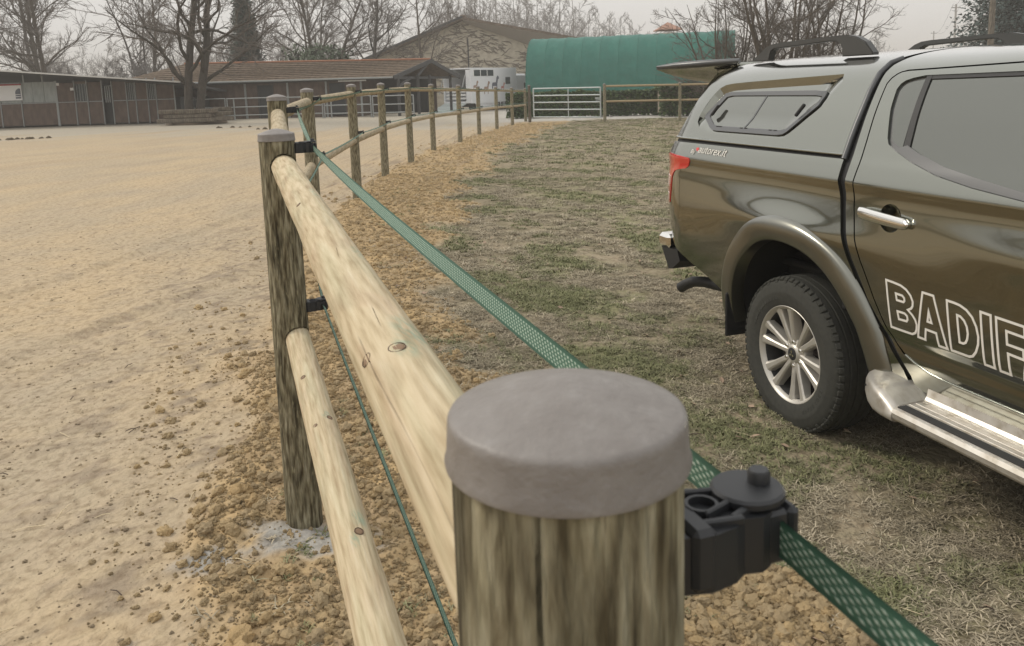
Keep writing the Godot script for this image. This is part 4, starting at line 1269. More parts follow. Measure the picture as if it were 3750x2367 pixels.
	sheet_part(dr, "window_divider", [[0.551, 1.662], [0.577, 1.664], [0.643, 1.38], [0.613, 1.372]], M.trim_black, [], -0.002, 0.03, 0.03, 0.01)
	sheet_part(dr, "door_glass", [[0.578, 1.652], [0.642, 1.389], [0.843, 1.329], [1.014, 1.302], [1.192, 1.276], [1.386, 1.258], [1.386, 1.664]], M.glass_tint, [], -0.007, 0.05, 0.03, 0.004)
	sheet_part(dr, "belt_trim", [[0.571, 1.379], [0.68, 1.340], [0.821, 1.303], [0.99, 1.277], [1.201, 1.257], [1.392, 1.245], [1.392, 1.266], [1.2, 1.281], [1.015, 1.306], [0.845, 1.333], [0.70, 1.373], [0.63, 1.398], [0.606, 1.39]], M.trim_satin, [], 0.003, 0.04, 0.02, 0.012)
	sheet_part(dr, "top_trim", [[0.575, 1.651], [1.388, 1.663], [1.388, 1.677], [0.545, 1.665]], M.trim_black, [], -0.003, 0.05, 0.02, 0.008)
	# front door, wing, bonnet: beyond the picture's edge
	var fdoor := [[1.427, 0.538], [2.42, 0.538], [2.452, 0.75], [2.46, 1.15], [2.36, 1.26], [1.98, 1.66], [1.94, 1.715], [1.427, 1.706]]
	var fwin := [[1.475, 1.30], [2.28, 1.27], [1.95, 1.64], [1.92, 1.66], [1.475, 1.672]]
	var fd := sheet_part(t, "front_door", fdoor, P, [fwin], 0.0, 0.06, 0.03, 0.02, true)
	sheet_part(fd, "front_glass", fwin, M.glass_tint, [], -0.008, 0.08, 0.05, 0.0, true)
	var wing := [[2.46, 0.46], [2.47, 1.14], [3.0, 1.10], [3.55, 1.02], [3.7, 0.95], [3.72, 0.6], [3.56, 0.45]]
	wing.append_array(arc(3.0, 0.41, 0.53, 4, 176, 30))
	sheet_part(t, "wing", wing, P, [], 0.0, 0.05, 0.03, 0.02, true)
	front_end(t)
	# ---- wheels
	var w0 := wheel(t, 0.0, 1.0)
	for k in [[0.0, -1.0], [3.0, 1.0], [3.0, -1.0]]:
		var w: Node3D = w0.duplicate()
		t.add_child(w, true)
		w.transform = wheel_place(k[0], k[1])
	# ---- running board
	side_step(t)
	# ---- rear bumper, guard tube, mud flaps
	var bb := MB.new()
	bb.box(Vector3(-1.295, 0.70, 0), Vector3(0.13, 0.085, 1.7), 0.02)
	var bp := part(t, "rear_bumper", bb.done(), M.chrome)
	bb = MB.new()
	bb.extrude(PackedVector2Array([Vector2(-1.35, 0.655), Vector2(-1.15, 0.66), Vector2(-1.12, 0.60), Vector2(-1.215, 0.535), Vector2(-1.26, 0.53)]), 1.66)
	part(bp, "bumper_lower", bb.done(), M.trim_black)
	bb = MB.new()
	bb.tube([Vector3(-1.34, 0.374, 0.70), Vector3(-1.29, 0.405, 0.69), Vector3(-1.22, 0.437, 0.68), Vector3(-1.12, 0.455, 0.66), Vector3(-0.98, 0.455, 0.62), Vector3(-0.8, 0.45, 0.55)], [0.033, 0.033, 0.033, 0.033, 0.033, 0.033], 16)
	part(t, "guard_tube", bb.done(), M.trim_black)
	for z in [1.0, -1.0]:
		for x in [-0.53]:
			bb = MB.new()
			bb.box(Vector3(x, 0.43, z * 0.775), Vector3(0.014, 0.24, 0.22), 0.006)
			part(t, "mud_flap", bb.done(), M.trim_black)
	lettering(t)

func chrome_handle(mb: MB):
	# bowed grip: stations along x with half height and stand-off
	var st := [[0.474, 0.014, 0.012], [0.482, 0.022, 0.018], [0.51, 0.025, 0.024], [0.56, 0.025, 0.029], [0.62, 0.0245, 0.03], [0.68, 0.024, 0.027], [0.715, 0.023, 0.022], [0.73, 0.019, 0.016], [0.735, 0.011, 0.010]]
	var rows := []
	for s in st:
		var y: float = lerpf(1.123, 1.109, (s[0] - 0.474) / 0.26)
		var c := side_at(s[0], y, s[2])
		var row := []
		for k in 17:
			var a := TAU * k / 16.0
			var o := Vector3(0, sin(a), cos(a))
			row.append(mb.vert(c + Vector3(0, s[1] * sin(a), 0.014 * cos(a)), Vector3(0.0, sin(a) / s[1] * 0.014, cos(a)).normalized()))
		rows.append(row)
	for i in rows.size() - 1:
		for k in 16: mb.quadi(rows[i][k], rows[i][k + 1], rows[i + 1][k + 1], rows[i + 1][k])
	for i in [0, rows.size() - 1]:
		var m := mb.vert((mb.v[rows[i][0]] + mb.v[rows[i][8]]) * 0.5, Vector3(-1 if i == 0 else 1, 0, 0))
		for k in 16: mb.tri(m, rows[i][k], rows[i][k + 1])

func flare(t: Node, cx: float, z: float):
	var mb := MB.new()
	var prof := [[0.628, -0.004], [0.622, 0.010], [0.61, 0.020], [0.59, 0.026], [0.56, 0.029], [0.53, 0.030], [0.516, 0.028], [0.509, 0.020], [0.508, -0.05]]
	var prev := []
	for i in 61:
		var a := deg_to_rad(lerpf(-3.0, 183.0, i / 60.0))
		var row := []
		var pts := []
		for p in prof:
			var s: float = cx + p[0] * cos(a); var y: float = 0.41 + p[0] * sin(a)
			var b := side_at(s, maxf(y, 0.3), 0.0)
			b.y = y
			b.z += p[1]
			b.z *= z
			pts.append(b)
		for k in prof.size():
			var d: Vector3 = pts[mini(k + 1, prof.size() - 1)] - pts[maxi(k - 1, 0)]
			var tang := Vector3(-sin(a), cos(a), 0)
			var nn := d.cross(tang).normalized()
			if nn.dot(Vector3(cos(a) * (1.0 if k < 5 else -1.0), sin(a) * (1.0 if k < 5 else -1.0), z)) < 0: nn = -nn
			row.append(mb.vert(pts[k], nn))
		if i:
			for k in prof.size() - 1: mb.quadi(prev[k], prev[k + 1], row[k + 1], row[k])
		prev = row
	var o := part(t, "arch_flare", mb.done(), M.flare_paint)
	# liner inside the arch
	mb = MB.new()
	prev = []
	for i in 25:
		var a := deg_to_rad(lerpf(-8.0, 188.0, i / 24.0))
		var d := Vector3(cos(a), sin(a), 0)
		var row := []
		for k in [0.86, 0.55]: row.append(mb.vert(Vector3(cx, 0.41, k * z) + d * 0.515, -d))
		row.append(mb.vert(Vector3(cx, 0.41, 0.55 * z) + d * 0.515, Vector3(0, 0, z)))
		row.append(mb.vert(Vector3(cx, 0.41, 0.55 * z), Vector3(0, 0, z)))
		if i:
			mb.quadi(prev[0], prev[1], row[1], row[0]); mb.quadi(prev[2], prev[3], row[3], row[2])
		prev = row
	part(o, "arch_liner", mb.done(), M.trim_black)

func hatch(t: Node):
	var top := MB.new(); var under := MB.new()
	var nu := 10; var nw := 16
	var gt := []; var gb := []
	for i in nu + 1:
		var u := float(i) / nu
		var rt := []; var rb := []
		for j in nw + 1:
			var v := lerpf(-1.0, 1.0, float(j) / nw)
			var half := lerpf(0.545, 0.74, pow(u, 0.8))
			var s := lerpf(-1.06, -1.58, u) - 0.04 * u * (1.0 - v * v)
			var y := 1.768 - 0.008 * u - 0.012 * u * (1.0 - v * v)
			var drop := 0.02 + 0.095 * (1.0 - pow(absf(v), 2.5)) * sstep(0.1, 0.95, u)
			rt.append(Vector3(s, y, v * half)); rb.append(Vector3(s, y - drop, v * half))
		gt.append(rt); gb.append(rb)
	top.smooth(gt, Vector3(-1.3, -5, 0))
	under.smooth(gb, Vector3(-1.3, 9, 0))
	for i in nu:
		for j in [0, nw]:
			top.face([gt[i][j], gt[i + 1][j], gb[i + 1][j], gb[i][j]], Vector3(0, 0, -1 if j == 0 else 1))
	for j in nw: top.face([gt[nu][j], gt[nu][j + 1], gb[nu][j + 1], gb[nu][j]], Vector3.LEFT)
	var h := part(t, "rear_hatch", top.done(), M.trim_satin)
	part(h, "hatch_glass", under.done(), M.glass_canopy)
	# raised rim along both sides, gas struts and lock
	for z in [1.0, -1.0]:
		var mb := MB.new()
		mb.tube([Vector3(-1.0, 1.77, z * 0.51), Vector3(-1.2, 1.764, z * 0.635), Vector3(-1.4, 1.76, z * 0.70), Vector3(-1.58, 1.757, z * 0.735)], [0.016, 0.022, 0.02, 0.008], 8)
		part(h, "hatch_rim", mb.done(), M.trim_satin)
	var lk := MB.new()
	lk.box(Vector3(-1.5, 1.635, 0.3), Vector3(0.05, 0.03, 0.12), 0.006)
	part(h, "hatch_lock", lk.done(), M.trim_black)
	lk = MB.new()
	lk.box(Vector3(-1.06, 1.75, 0), Vector3(0.06, 0.03, 1.0), 0.012)
	part(h, "hatch_hinge", lk.done(), M.paint)

func front_end(t: Node):
	var mb := MB.new()
	# bonnet as a shallow crowned sheet
	var g := []
	for i in 9:
		var u := i / 8.0
		var row := []
		for j in 13:
			var v := lerpf(-1.0, 1.0, j / 12.0)
			var s := lerpf(2.44, 3.66, u)
			var e := side_at(s, lerpf(1.13, 1.0, u * u))
			row.append(Vector3(s + 0.05 * (1 - v * v) * u, e.y + 0.06 * (1.0 - v * v), e.z * v))
		g.append(row)
	mb.smooth(g, Vector3(3, -5, 0))
	mb.box(Vector3(3.68, 0.8, 0), Vector3(0.14, 0.5, 1.5), 0.06)
	part(t, "bonnet", mb.done(), M.paint)
	mb = MB.new()
	g = []
	for i in 7:
		var u := i / 6.0
		var row := []
		for j in 13:
			var v := lerpf(-1.0, 1.0, j / 12.0)
			row.append(Vector3(lerpf(1.86, 2.5, u) + 0.1 * (1 - v * v), lerpf(1.745, 1.14, u), lerpf(0.56, 0.76, u) * v))
		g.append(row)
	mb.smooth(g, Vector3(-3, 0, 0))
	part(t, "windscreen", mb.done(), M.glass_tint)
	mb = MB.new()
	mb.box(Vector3(3.76, 0.55, 0), Vector3(0.12, 0.24, 1.6), 0.05)
	part(t, "front_bumper", mb.done(), M.paint)

func wheel_place(x: float, z: float) -> Transform3D:
	# wheel axis (y of the turned shapes) points outward
	return Transform3D(Basis(Vector3(1, 0, 0), Vector3(0, 0, z), Vector3(0, -z, 0)), Vector3(x, 0.372, z * 0.765))

func wheel(t: Node, x: float, z: float) -> Node3D:
	var w := Node3D.new()
	w.name = "wheel"
	t.add_child(w, true)
	w.transform = wheel_place(x, z)
	# tyre
	var mb := MB.new()
	var pr := [Vector2(0.222, 0.098), Vector2(0.228, 0.107), Vector2(0.238, 0.113), Vector2(0.262, 0.1195), Vector2(0.29, 0.1225), Vector2(0.3, 0.1235), Vector2(0.303, 0.1225), Vector2(0.325, 0.119), Vector2(0.343, 0.112), Vector2(0.353, 0.103)]
	for g in [[0.3685, 0.088, 0.064], [0.3715, 0.056, 0.028], [0.3725, 0.020, -0.020], [0.3715, -0.028, -0.056], [0.3685, -0.064, -0.088]]:
		pr.append(Vector2(0.361, g[1] + 0.002)); pr.append(Vector2(g[0], g[1])); pr.append(Vector2(g[0], g[2])); pr.append(Vector2(0.361, g[2] - 0.002))
	pr.append_array([Vector2(0.353, -0.103), Vector2(0.343, -0.112), Vector2(0.3, -0.1235), Vector2(0.238, -0.113), Vector2(0.222, -0.098)])
	mb.lathe(pr, 96)
	part(w, "tyre", mb.done(), M.tyre)
	# shoulder blocks
	mb = MB.new()
	for i in 64:
		for s in [1.0, -1.0]:
			var a := TAU * (i + (0.0 if s > 0 else 0.5)) / 64.0
			var d := Vector3(cos(a), 0, sin(a)); var tg := Vector3(-sin(a), 0, cos(a))
			var up := (d * 0.75 + Vector3(0, s, 0) * 0.42).normalized()
			var ax := tg
			mb.box(d * 0.3585 + Vector3(0, s * 0.0965, 0), Vector3(0.027, 0.016, 0.024), 0.003, Basis(ax, up, ax.cross(up)))
			if i % 2 == 0: continue
			mb.box(d * 0.347 + Vector3(0, s * 0.1085, 0), Vector3(0.02, 0.007, 0.014), 0.0015, Basis(ax, (d * 0.4 + Vector3(0, s, 0) * 0.9).normalized(), ax.cross((d * 0.4 + Vector3(0, s, 0) * 0.9).normalized())))
	part(w, "tread_blocks", mb.done(), M.tyre)
	# raised lettering band on the sidewall
	mb = MB.new()
	for k in [[20, 9], [200, 11]]:
		for i in k[1]:
			var a := deg_to_rad(k[0] + i * 5.2)
			var d := Vector3(cos(a), 0, sin(a)); var tg := Vector3(-sin(a), 0, cos(a))
			mb.box(d * 0.272 + Vector3(0, 0.1206, 0), Vector3(0.012 + 0.004 * (i % 3), 0.003, 0.017), 0.0008, Basis(tg, Vector3.UP, tg.cross(Vector3.UP)))
	part(w, "sidewall_marking", mb.done(), M.tyre)
	# rim
	mb = MB.new()
	mb.lathe([Vector2(0.2225, 0.099), Vector2(0.2335, 0.1045), Vector2(0.2345, 0.109), Vector2(0.231, 0.1115), Vector2(0.226, 0.109), Vector2(0.217, 0.099), Vector2(0.213, 0.088)], 72)
	part(w, "rim", mb.done(), M.alloy)
	mb = MB.new()
	mb.lathe([Vector2(0.213, 0.088), Vector2(0.209, 0.06), Vector2(0.203, -0.09)], 48)
	part(w, "rim_barrel", mb.done(), M.alloy_shade)
	for i in 12:
		mb = MB.new()
		# twelve blades, paired: each pair leans together towards the rim
		var a := TAU * i / 12.0 + (0.06 if i % 2 == 0 else -0.06)
		var d := Vector3(cos(a), 0, sin(a)); var tg := Vector3(-sin(a), 0, cos(a))
		var st := [[0.040, 0.015, 0.078, 0.03], [0.09, 0.0135, 0.086, 0.035], [0.15, 0.015, 0.092, 0.045], [0.195, 0.019, 0.098, 0.06], [0.222, 0.026, 0.102, 0.075]]
		var prev := []
		for q in st:
			var c: Vector3 = d * float(q[0])
			var ring := [c - tg * (q[1] * 1.25) + Vector3(0, q[3], 0), c - tg * q[1] + Vector3(0, q[2] - 0.006, 0), c - tg * q[1] * 0.55 + Vector3(0, q[2], 0), c + tg * q[1] * 0.55 + Vector3(0, q[2], 0), c + tg * q[1] + Vector3(0, q[2] - 0.006, 0), c + tg * (q[1] * 1.25) + Vector3(0, q[3], 0)]
			if prev:
				for k in 5:
					var outw: Vector3 = [-tg, -tg + Vector3.UP, Vector3.UP, tg + Vector3.UP, tg][k]
					mb.face([prev[k], prev[k + 1], ring[k + 1], ring[k]], outw)
			prev = ring
		part(w, "spoke", mb.done(), M.alloy)
	mb = MB.new()
	mb.lathe([Vector2(0.0, 0.088), Vector2(0.034, 0.088), Vector2(0.04, 0.085), Vector2(0.046, 0.078), Vector2(0.072, 0.072), Vector2(0.078, 0.06), Vector2(0.078, 0.02)], 36)
	part(w, "hub", mb.done(), M.alloy)
	mb = MB.new()
	mb.lathe([Vector2(0.0, 0.0915), Vector2(0.026, 0.091), Vector2(0.0305, 0.0885), Vector2(0.031, 0.084)], 28)
	part(w, "hub_cap", mb.done(), M.trim_black)
	mb = MB.new()
	for i in 3:
		var a := TAU * i / 3.0 - PI / 2.0
		var d := Vector3(cos(a), 0, sin(a)); var tg := Vector3(-sin(a), 0, cos(a))
		mb.face([Vector3(0, 0.0925, 0) + d * 0.0015, Vector3(0, 0.0925, 0) + d * 0.0105 + tg * 0.006, Vector3(0, 0.0925, 0) + d * 0.0205, Vector3(0, 0.0925, 0) + d * 0.0105 - tg * 0.006], Vector3.UP)
	part(w, "emblem", mb.done(), M.chrome)
	mb = MB.new()
	mb.lathe([Vector2(0.008, 0.068), Vector2(0.0105, 0.07), Vector2(0.0105, 0.082), Vector2(0.007, 0.0865), Vector2(0.0, 0.0875)], 10)
	var nut := mb.done()
	for i in 6:
		var a := TAU * (i + 0.5) / 6.0
		part(w, "wheel_nut", nut, M.chrome, Transform3D(Basis.IDENTITY, Vector3(cos(a), 0, sin(a)) * 0.058))
	mb = MB.new()
	mb.lathe([Vector2(0.0, 0.028), Vector2(0.15, 0.028), Vector2(0.155, 0.02), Vector2(0.2, 0.0), Vector2(0.2, -0.05)], 40)
	part(w, "brake_drum", mb.done(), M.disc_brake)
	return w

func side_step(t: Node):
	var o := Node3D.new()
	o.name = "side_step"
	t.add_child(o, true)
	var mb := MB.new()
	# board: rounded outer nose, flat tread, riser at the sill
	var prof := PackedVector2Array([Vector2(0.79, 0.372), Vector2(0.96, 0.372), Vector2(0.985, 0.378), Vector2(0.998, 0.392), Vector2(1.0, 0.41), Vector2(0.992, 0.425), Vector2(0.975, 0.4315), Vector2(0.86, 0.4325), Vector2(0.845, 0.436), Vector2(0.836, 0.448), Vector2(0.828, 0.486), Vector2(0.805, 0.488), Vector2(0.80, 0.44)])
	mb.extrude(prof, 1.72, Transform3D(Basis(Vector3(0, 0, 1), Vector3(0, 1, 0), Vector3(-1, 0, 0)), Vector3(1.66, 0, 0)))
	part(o, "board", mb.done(), M.step_alloy)
	for i in 5:
		mb = MB.new()
		mb.box(Vector3(1.66, 0.4325, 0.978 - i * 0.0085), Vector3(1.70, 0.005, 0.0055), 0.001)
		part(o, "grip_strip", mb.done(), M.trim_black)
	for z in [0.925, 0.895]:
		mb = MB.new()
		mb.box(Vector3(1.66, 0.4335, z), Vector3(1.70, 0.004, 0.0035), 0.001)
		part(o, "tread_line", mb.done(), M.step_alloy)
	# cast end piece with a hollow
	var dense := func(c: Array) -> Array:
		return c
	for e in [0, 1]:
		mb = MB.new()
		var sx := 1.0 if e == 0 else -1.0
		var x0 := 0.0 if e == 0 else 3.32
		var rows := []
		# stations along the board: x, outer z, inner z, bottom, top
		for s in [[0.50, 0.83, 0.79, 0.40, 0.452], [0.515, 0.868, 0.79, 0.385, 0.468], [0.55, 0.905, 0.79, 0.376, 0.478], [0.61, 0.948, 0.79, 0.371, 0.482], [0.68, 0.985, 0.79, 0.369, 0.478], [0.74, 1.0, 0.79, 0.369, 0.466], [0.802, 1.003, 0.79, 0.369, 0.4355]]:
			var row := []
			var zc: float = s[1]; var zi: float = s[2]
			var b: float = s[3]; var tp: float = s[4]
			for p in [[zi, b], [zc - 0.02, b], [zc - 0.005, b + 0.007], [zc, b + 0.022], [zc - 0.003, tp - 0.03], [zc - 0.014, tp - 0.012], [zc - 0.04, tp - 0.002], [zi + 0.02, tp + 0.004], [zi, tp + 0.004]]:
				row.append(Vector3(x0 + sx * s[0], p[1], p[0]))
			rows.append(row)
		mb.smooth(rows, Vector3(0, 0.425, 0.84), true)
		mb.face(rows[0], Vector3(-sx, 0, 0))
		mb.face(rows[-1], Vector3(sx, 0, 0))
		part(o, "end_cap", mb.done(), M.step_alloy)
		if e == 0:
			mb = MB.new()
			mb.extrude(PackedVector2Array([Vector2(0.722, 0.995), Vector2(0.80, 0.992), Vector2(0.83, 0.955), Vector2(0.815, 0.875), Vector2(0.77, 0.845), Vector2(0.72, 0.86), Vector2(0.7, 0.91)]), 0.006, Transform3D(Basis(Vector3(1, 0, 0), Vector3(0, -0.13, 1).normalized(), Vector3(0, -1, -0.13).normalized()), Vector3(0, 0.585, 0)))
			var hb := MB.new()
			hb.lathe([Vector2(0, 0.003), Vector2(0.004, 0.002), Vector2(0.005, -0.002)], 10, Transform3D(Basis(Vector3(1, 0, 0), Vector3(-0.4, 0, 1).normalized(), Vector3(0, -1, 0)), Vector3(0.575, 0.43, 0.924)))
			part(o, "drain_hole", hb.done(), M.trim_black)

func lettering(t: Node):
	# outlined capitals on the rear door
	var L := []
	L.append([[[0.619, 0.878], [0.66, 0.876], [0.70, 0.872], [0.73, 0.861], [0.752, 0.842], [0.764, 0.818], [0.762, 0.798], [0.753, 0.785], [0.741, 0.778], [0.758, 0.766], [0.772, 0.75], [0.779, 0.73], [0.776, 0.708], [0.767, 0.691], [0.748, 0.681], [0.70, 0.68], [0.635, 0.68]],
		[[0.668, 0.834], [0.708, 0.833], [0.72, 0.824], [0.722, 0.81], [0.714, 0.8], [0.674, 0.8]], [[0.673, 0.763], [0.716, 0.764], [0.731, 0.755], [0.734, 0.738], [0.726, 0.726], [0.68, 0.724]]])
	var A := [[[0.805, 0.87], [0.863, 0.869], [0.922, 0.672], [0.873, 0.672], [0.864, 0.719], [0.822, 0.72], [0.816, 0.677], [0.772, 0.678]], [[0.835, 0.815], [0.854, 0.753], [0.824, 0.754]]]
	L.append(A)
	L.append([[[0.917, 0.867], [0.955, 0.866], [0.98, 0.863], [1.01, 0.852], [1.035, 0.831], [1.052, 0.80], [1.06, 0.765], [1.058, 0.735], [1.047, 0.703], [1.03, 0.681], [1.012, 0.673], [0.93, 0.673]], [[0.962, 0.824], [0.983, 0.822], [1.0, 0.81], [1.012, 0.789], [1.016, 0.763], [1.012, 0.74], [1.003, 0.723], [0.99, 0.716], [0.97, 0.716]]])
	L.append([[[1.062, 0.862], [1.111, 0.860], [1.121, 0.664], [1.072, 0.665]]])
	L.append([[[1.124, 0.859], [1.24, 0.855], [1.242, 0.810], [1.173, 0.813], [1.175, 0.776], [1.236, 0.774], [1.238, 0.732], [1.178, 0.735], [1.183, 0.661], [1.134, 0.662]]])
	var A2 := []
	for ring in A:
		var r2 := []
		for p in ring: r2.append([p[0] + 0.452, p[1] - 0.017])
		A2.append(r2)
	L.append(A2)
	for ch in L:
		var mb := MB.new()
		for ring in ch:
			var pl := PackedVector2Array()
			for p in ring: pl.append(Vector2(p[0], p[1]))
			var inn := Geometry2D.offset_polygon(pl, -0.0085, Geometry2D.JOIN_MITER)
			var hole := []
			for q in inn:
				var h := []
				for p in q: h.append([p.x, p.y])
				hole.append(h)
			sheet(mb, ring, hole, 0.0015, 0.03, 0.03, 0.001)
		part(t, "door_letter", mb.done(), M.sticker)
	# small maker's lettering under the canopy
	for w in [["By", -0.912, 1.2645, 0.024, M.sticker], ["autorex.it", -0.842, 1.2655, 0.042, M.sticker]]:
		var tm := TextMesh.new()
		var f := SystemFont.new()
		f.font_names = PackedStringArray(["Droid Sans"])
		f.font_italic = true
		f.font_weight = 500
		tm.font = f
		tm.text = w[0]
		tm.font_size = 48
		tm.pixel_size = w[3] * 1.28 / 48.0
		tm.depth = 0.0012
		tm.horizontal_alignment = HORIZONTAL_ALIGNMENT_LEFT
		tm.vertical_alignment = VERTICAL_ALIGNMENT_BOTTOM
		var q := look_up(sec_y, sec_q, w[2])
		var at := side_point(w[1], q); var nn := side_normal(w[1], q)
		var x := Vector3(1, -0.012, 0).normalized()
		var y := nn.cross(x).normalized()
		part(t, "maker_lettering", tm, w[4], Transform3D(Basis(x * 1.2, y + x * 0.22, nn), at + nn * 0.004 - y * 0.006))
	var mb := MB.new()
	sheet(mb, [[-0.868, 1.297], [-0.846, 1.3], [-0.836, 1.29], [-0.846, 1.281], [-0.862, 1.284]], [], 0.002, 0.02, 0.02, 0.001)
	part(t, "maker_dot", mb.done(), M.sticker_red)
# ---------------------------------------------------------------- buildings and yard
func box_part(parent: Node, called: String, at: Vector3, size: Vector3, m: Material, bev := 0.0, turn := 0.0) -> MeshInstance3D:
	var mb := MB.new()
	mb.box(at, size, bev, Basis(Vector3.UP, turn))
	return part(parent, called, mb.done(), m)

func make_stable_near():
	var t := thing("stable_block", "low brown panelled stable block with sloping dark sheet roof behind the yard", "stable")
	var z := -41.0
	var xs := [-31.0, -28.6, -26.4, -24.89, -23.86, -22.11, -21.21, -20.6, -19.87, -19.39, -18.69, -18.25, -17.66, -17.24, -16.35]
	for i in xs.size():
		box_part(t, "frame_post", Vector3(xs[i], 1.42, z + 0.03), Vector3(0.05 if xs[i] != -22.11 else 0.11, 2.2, 0.06), M.galvanised, 0.01)
	for i in xs.size() - 1:
		var a: float = xs[i] + 0.04; var b: float = xs[i + 1] - 0.04
		if xs[i] == -19.87:
			box_part(t, "dark_doorway", Vector3((a + b) / 2, 1.2, z - 0.3), Vector3(b - a, 1.75, 0.02), M.dark_opening)
			for k in 3: box_part(t, "door_bar", Vector3(lerpf(a, b, (k + 1) / 4.0), 1.8, z), Vector3(0.04, 0.8, 0.03), M.galvanised)
			continue
		box_part(t, "lower_panel", Vector3((a + b) / 2, 0.92, z), Vector3(b - a, 1.06, 0.05), M.panel_brown, 0.005)
		box_part(t, "frame_rail", Vector3((a + b) / 2, 1.475, z + 0.025), Vector3(b - a, 0.045, 0.06), M.galvanised, 0.006)
		if xs[i] < -22.2:
			var n := int((b - a) / 0.7) + 1
			for k in n:
				box_part(t, "upper_panel", Vector3(a + (b - a) * (k + 0.5) / n, 2.0, z + 0.008 * (k % 2)), Vector3((b - a) / n - 0.012, 0.98, 0.04), M.panel_grey, 0.004)
		elif xs[i] in [-21.21, -18.69, -17.66]:
			var wn := box_part(t, "stall_window", Vector3((a + b) / 2, 1.92, z - 0.06), Vector3(b - a, 0.82, 0.03), M.dull_glass)
			for k in 4: box_part(wn, "grille_bar", Vector3(lerpf(a, b, (k + 0.5) / 4.0), 1.92, z), Vector3(0.02, 0.82, 0.02), M.galvanised)
			box_part(t, "window_lintel", Vector3((a + b) / 2, 2.4, z), Vector3(b - a, 0.12, 0.05), M.panel_brown)
		else:
			box_part(t, "upper_panel", Vector3((a + b) / 2, 1.96, z), Vector3(b - a, 0.9, 0.05), M.panel_brown, 0.005)
	# roof: sheet that falls to the right, pale fascia, dark soffit
	var mb := MB.new()
	var a := Vector3(-32.0, 3.83, -39.2); var b := Vector3(-15.3, 2.27, -39.2)
	var c := Vector3(-15.3, 1.75, -47.0); var d := Vector3(-32.0, 2.7, -47.0)
	mb.face([a, b, c, d], Vector3.UP)
	var dn := Vector3(0, -0.1, 0)
	mb.face([a + dn, b + dn, c + dn, d + dn], Vector3.DOWN)
	mb.face([b, c, c + dn, b + dn], Vector3.RIGHT)
	var rf := part(t, "roof", mb.done(), M.roof_sheet)
	mb = MB.new()
	mb.bar(a + Vector3(0, -0.02, 0.03), b + Vector3(0, -0.02, 0.03), 0.04, 0.07, 0.005)
	part(rf, "fascia", mb.done(), M.fascia)
	for x in [-29.0, -26.0, -23.2, -22.3]:
		var y := lerpf(3.83, 2.27, (x + 32.0) / 16.7)
		box_part(t, "roof_prop", Vector3(x, (2.5 + y) / 2 - 0.02, -40.2), Vector3(0.05, y - 2.5, 0.05), M.galvanised)
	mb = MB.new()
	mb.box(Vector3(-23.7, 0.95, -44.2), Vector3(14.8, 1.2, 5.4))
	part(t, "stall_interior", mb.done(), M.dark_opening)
	for k in [[-22.0, 2.35], [-21.32, 2.1]]: box_part(t, "notice", Vector3(k[0], k[1], z + 0.05), Vector3(0.16, 0.13, 0.01), M.banner_white)
	# banner
	var bn := thing("banner", "white banner with dark red top strip hung on the stable wall", "banner")
	box_part(bn, "sheet", Vector3(-25.0, 2.02, z + 0.10), Vector3(2.5, 0.76, 0.015), M.banner_white)
	box_part(bn, "red_strip", Vector3(-25.0, 2.40, z + 0.102), Vector3(2.5, 0.07, 0.018), M.banner_red)
	mb = MB.new()
	mb.extrude(PackedVector2Array([Vector2(-0.13, -0.3), Vector2(0.13, -0.3), Vector2(0.13, 0.18), Vector2(0.04, 0.2), Vector2(-0.08, 0.12), Vector2(-0.13, 0.02)]), 0.006, Transform3D(Basis.IDENTITY, Vector3(-23.93, 2.02, z + 0.112)))
	var pic := part(bn, "printed_picture", mb.done(), M.graphic_grey)
	for k in 2: box_part(pic, "picture_line", Vector3(-23.93, 1.82 + 0.1 * k, z + 0.118), Vector3(0.24, 0.03, 0.004), M.banner_white)

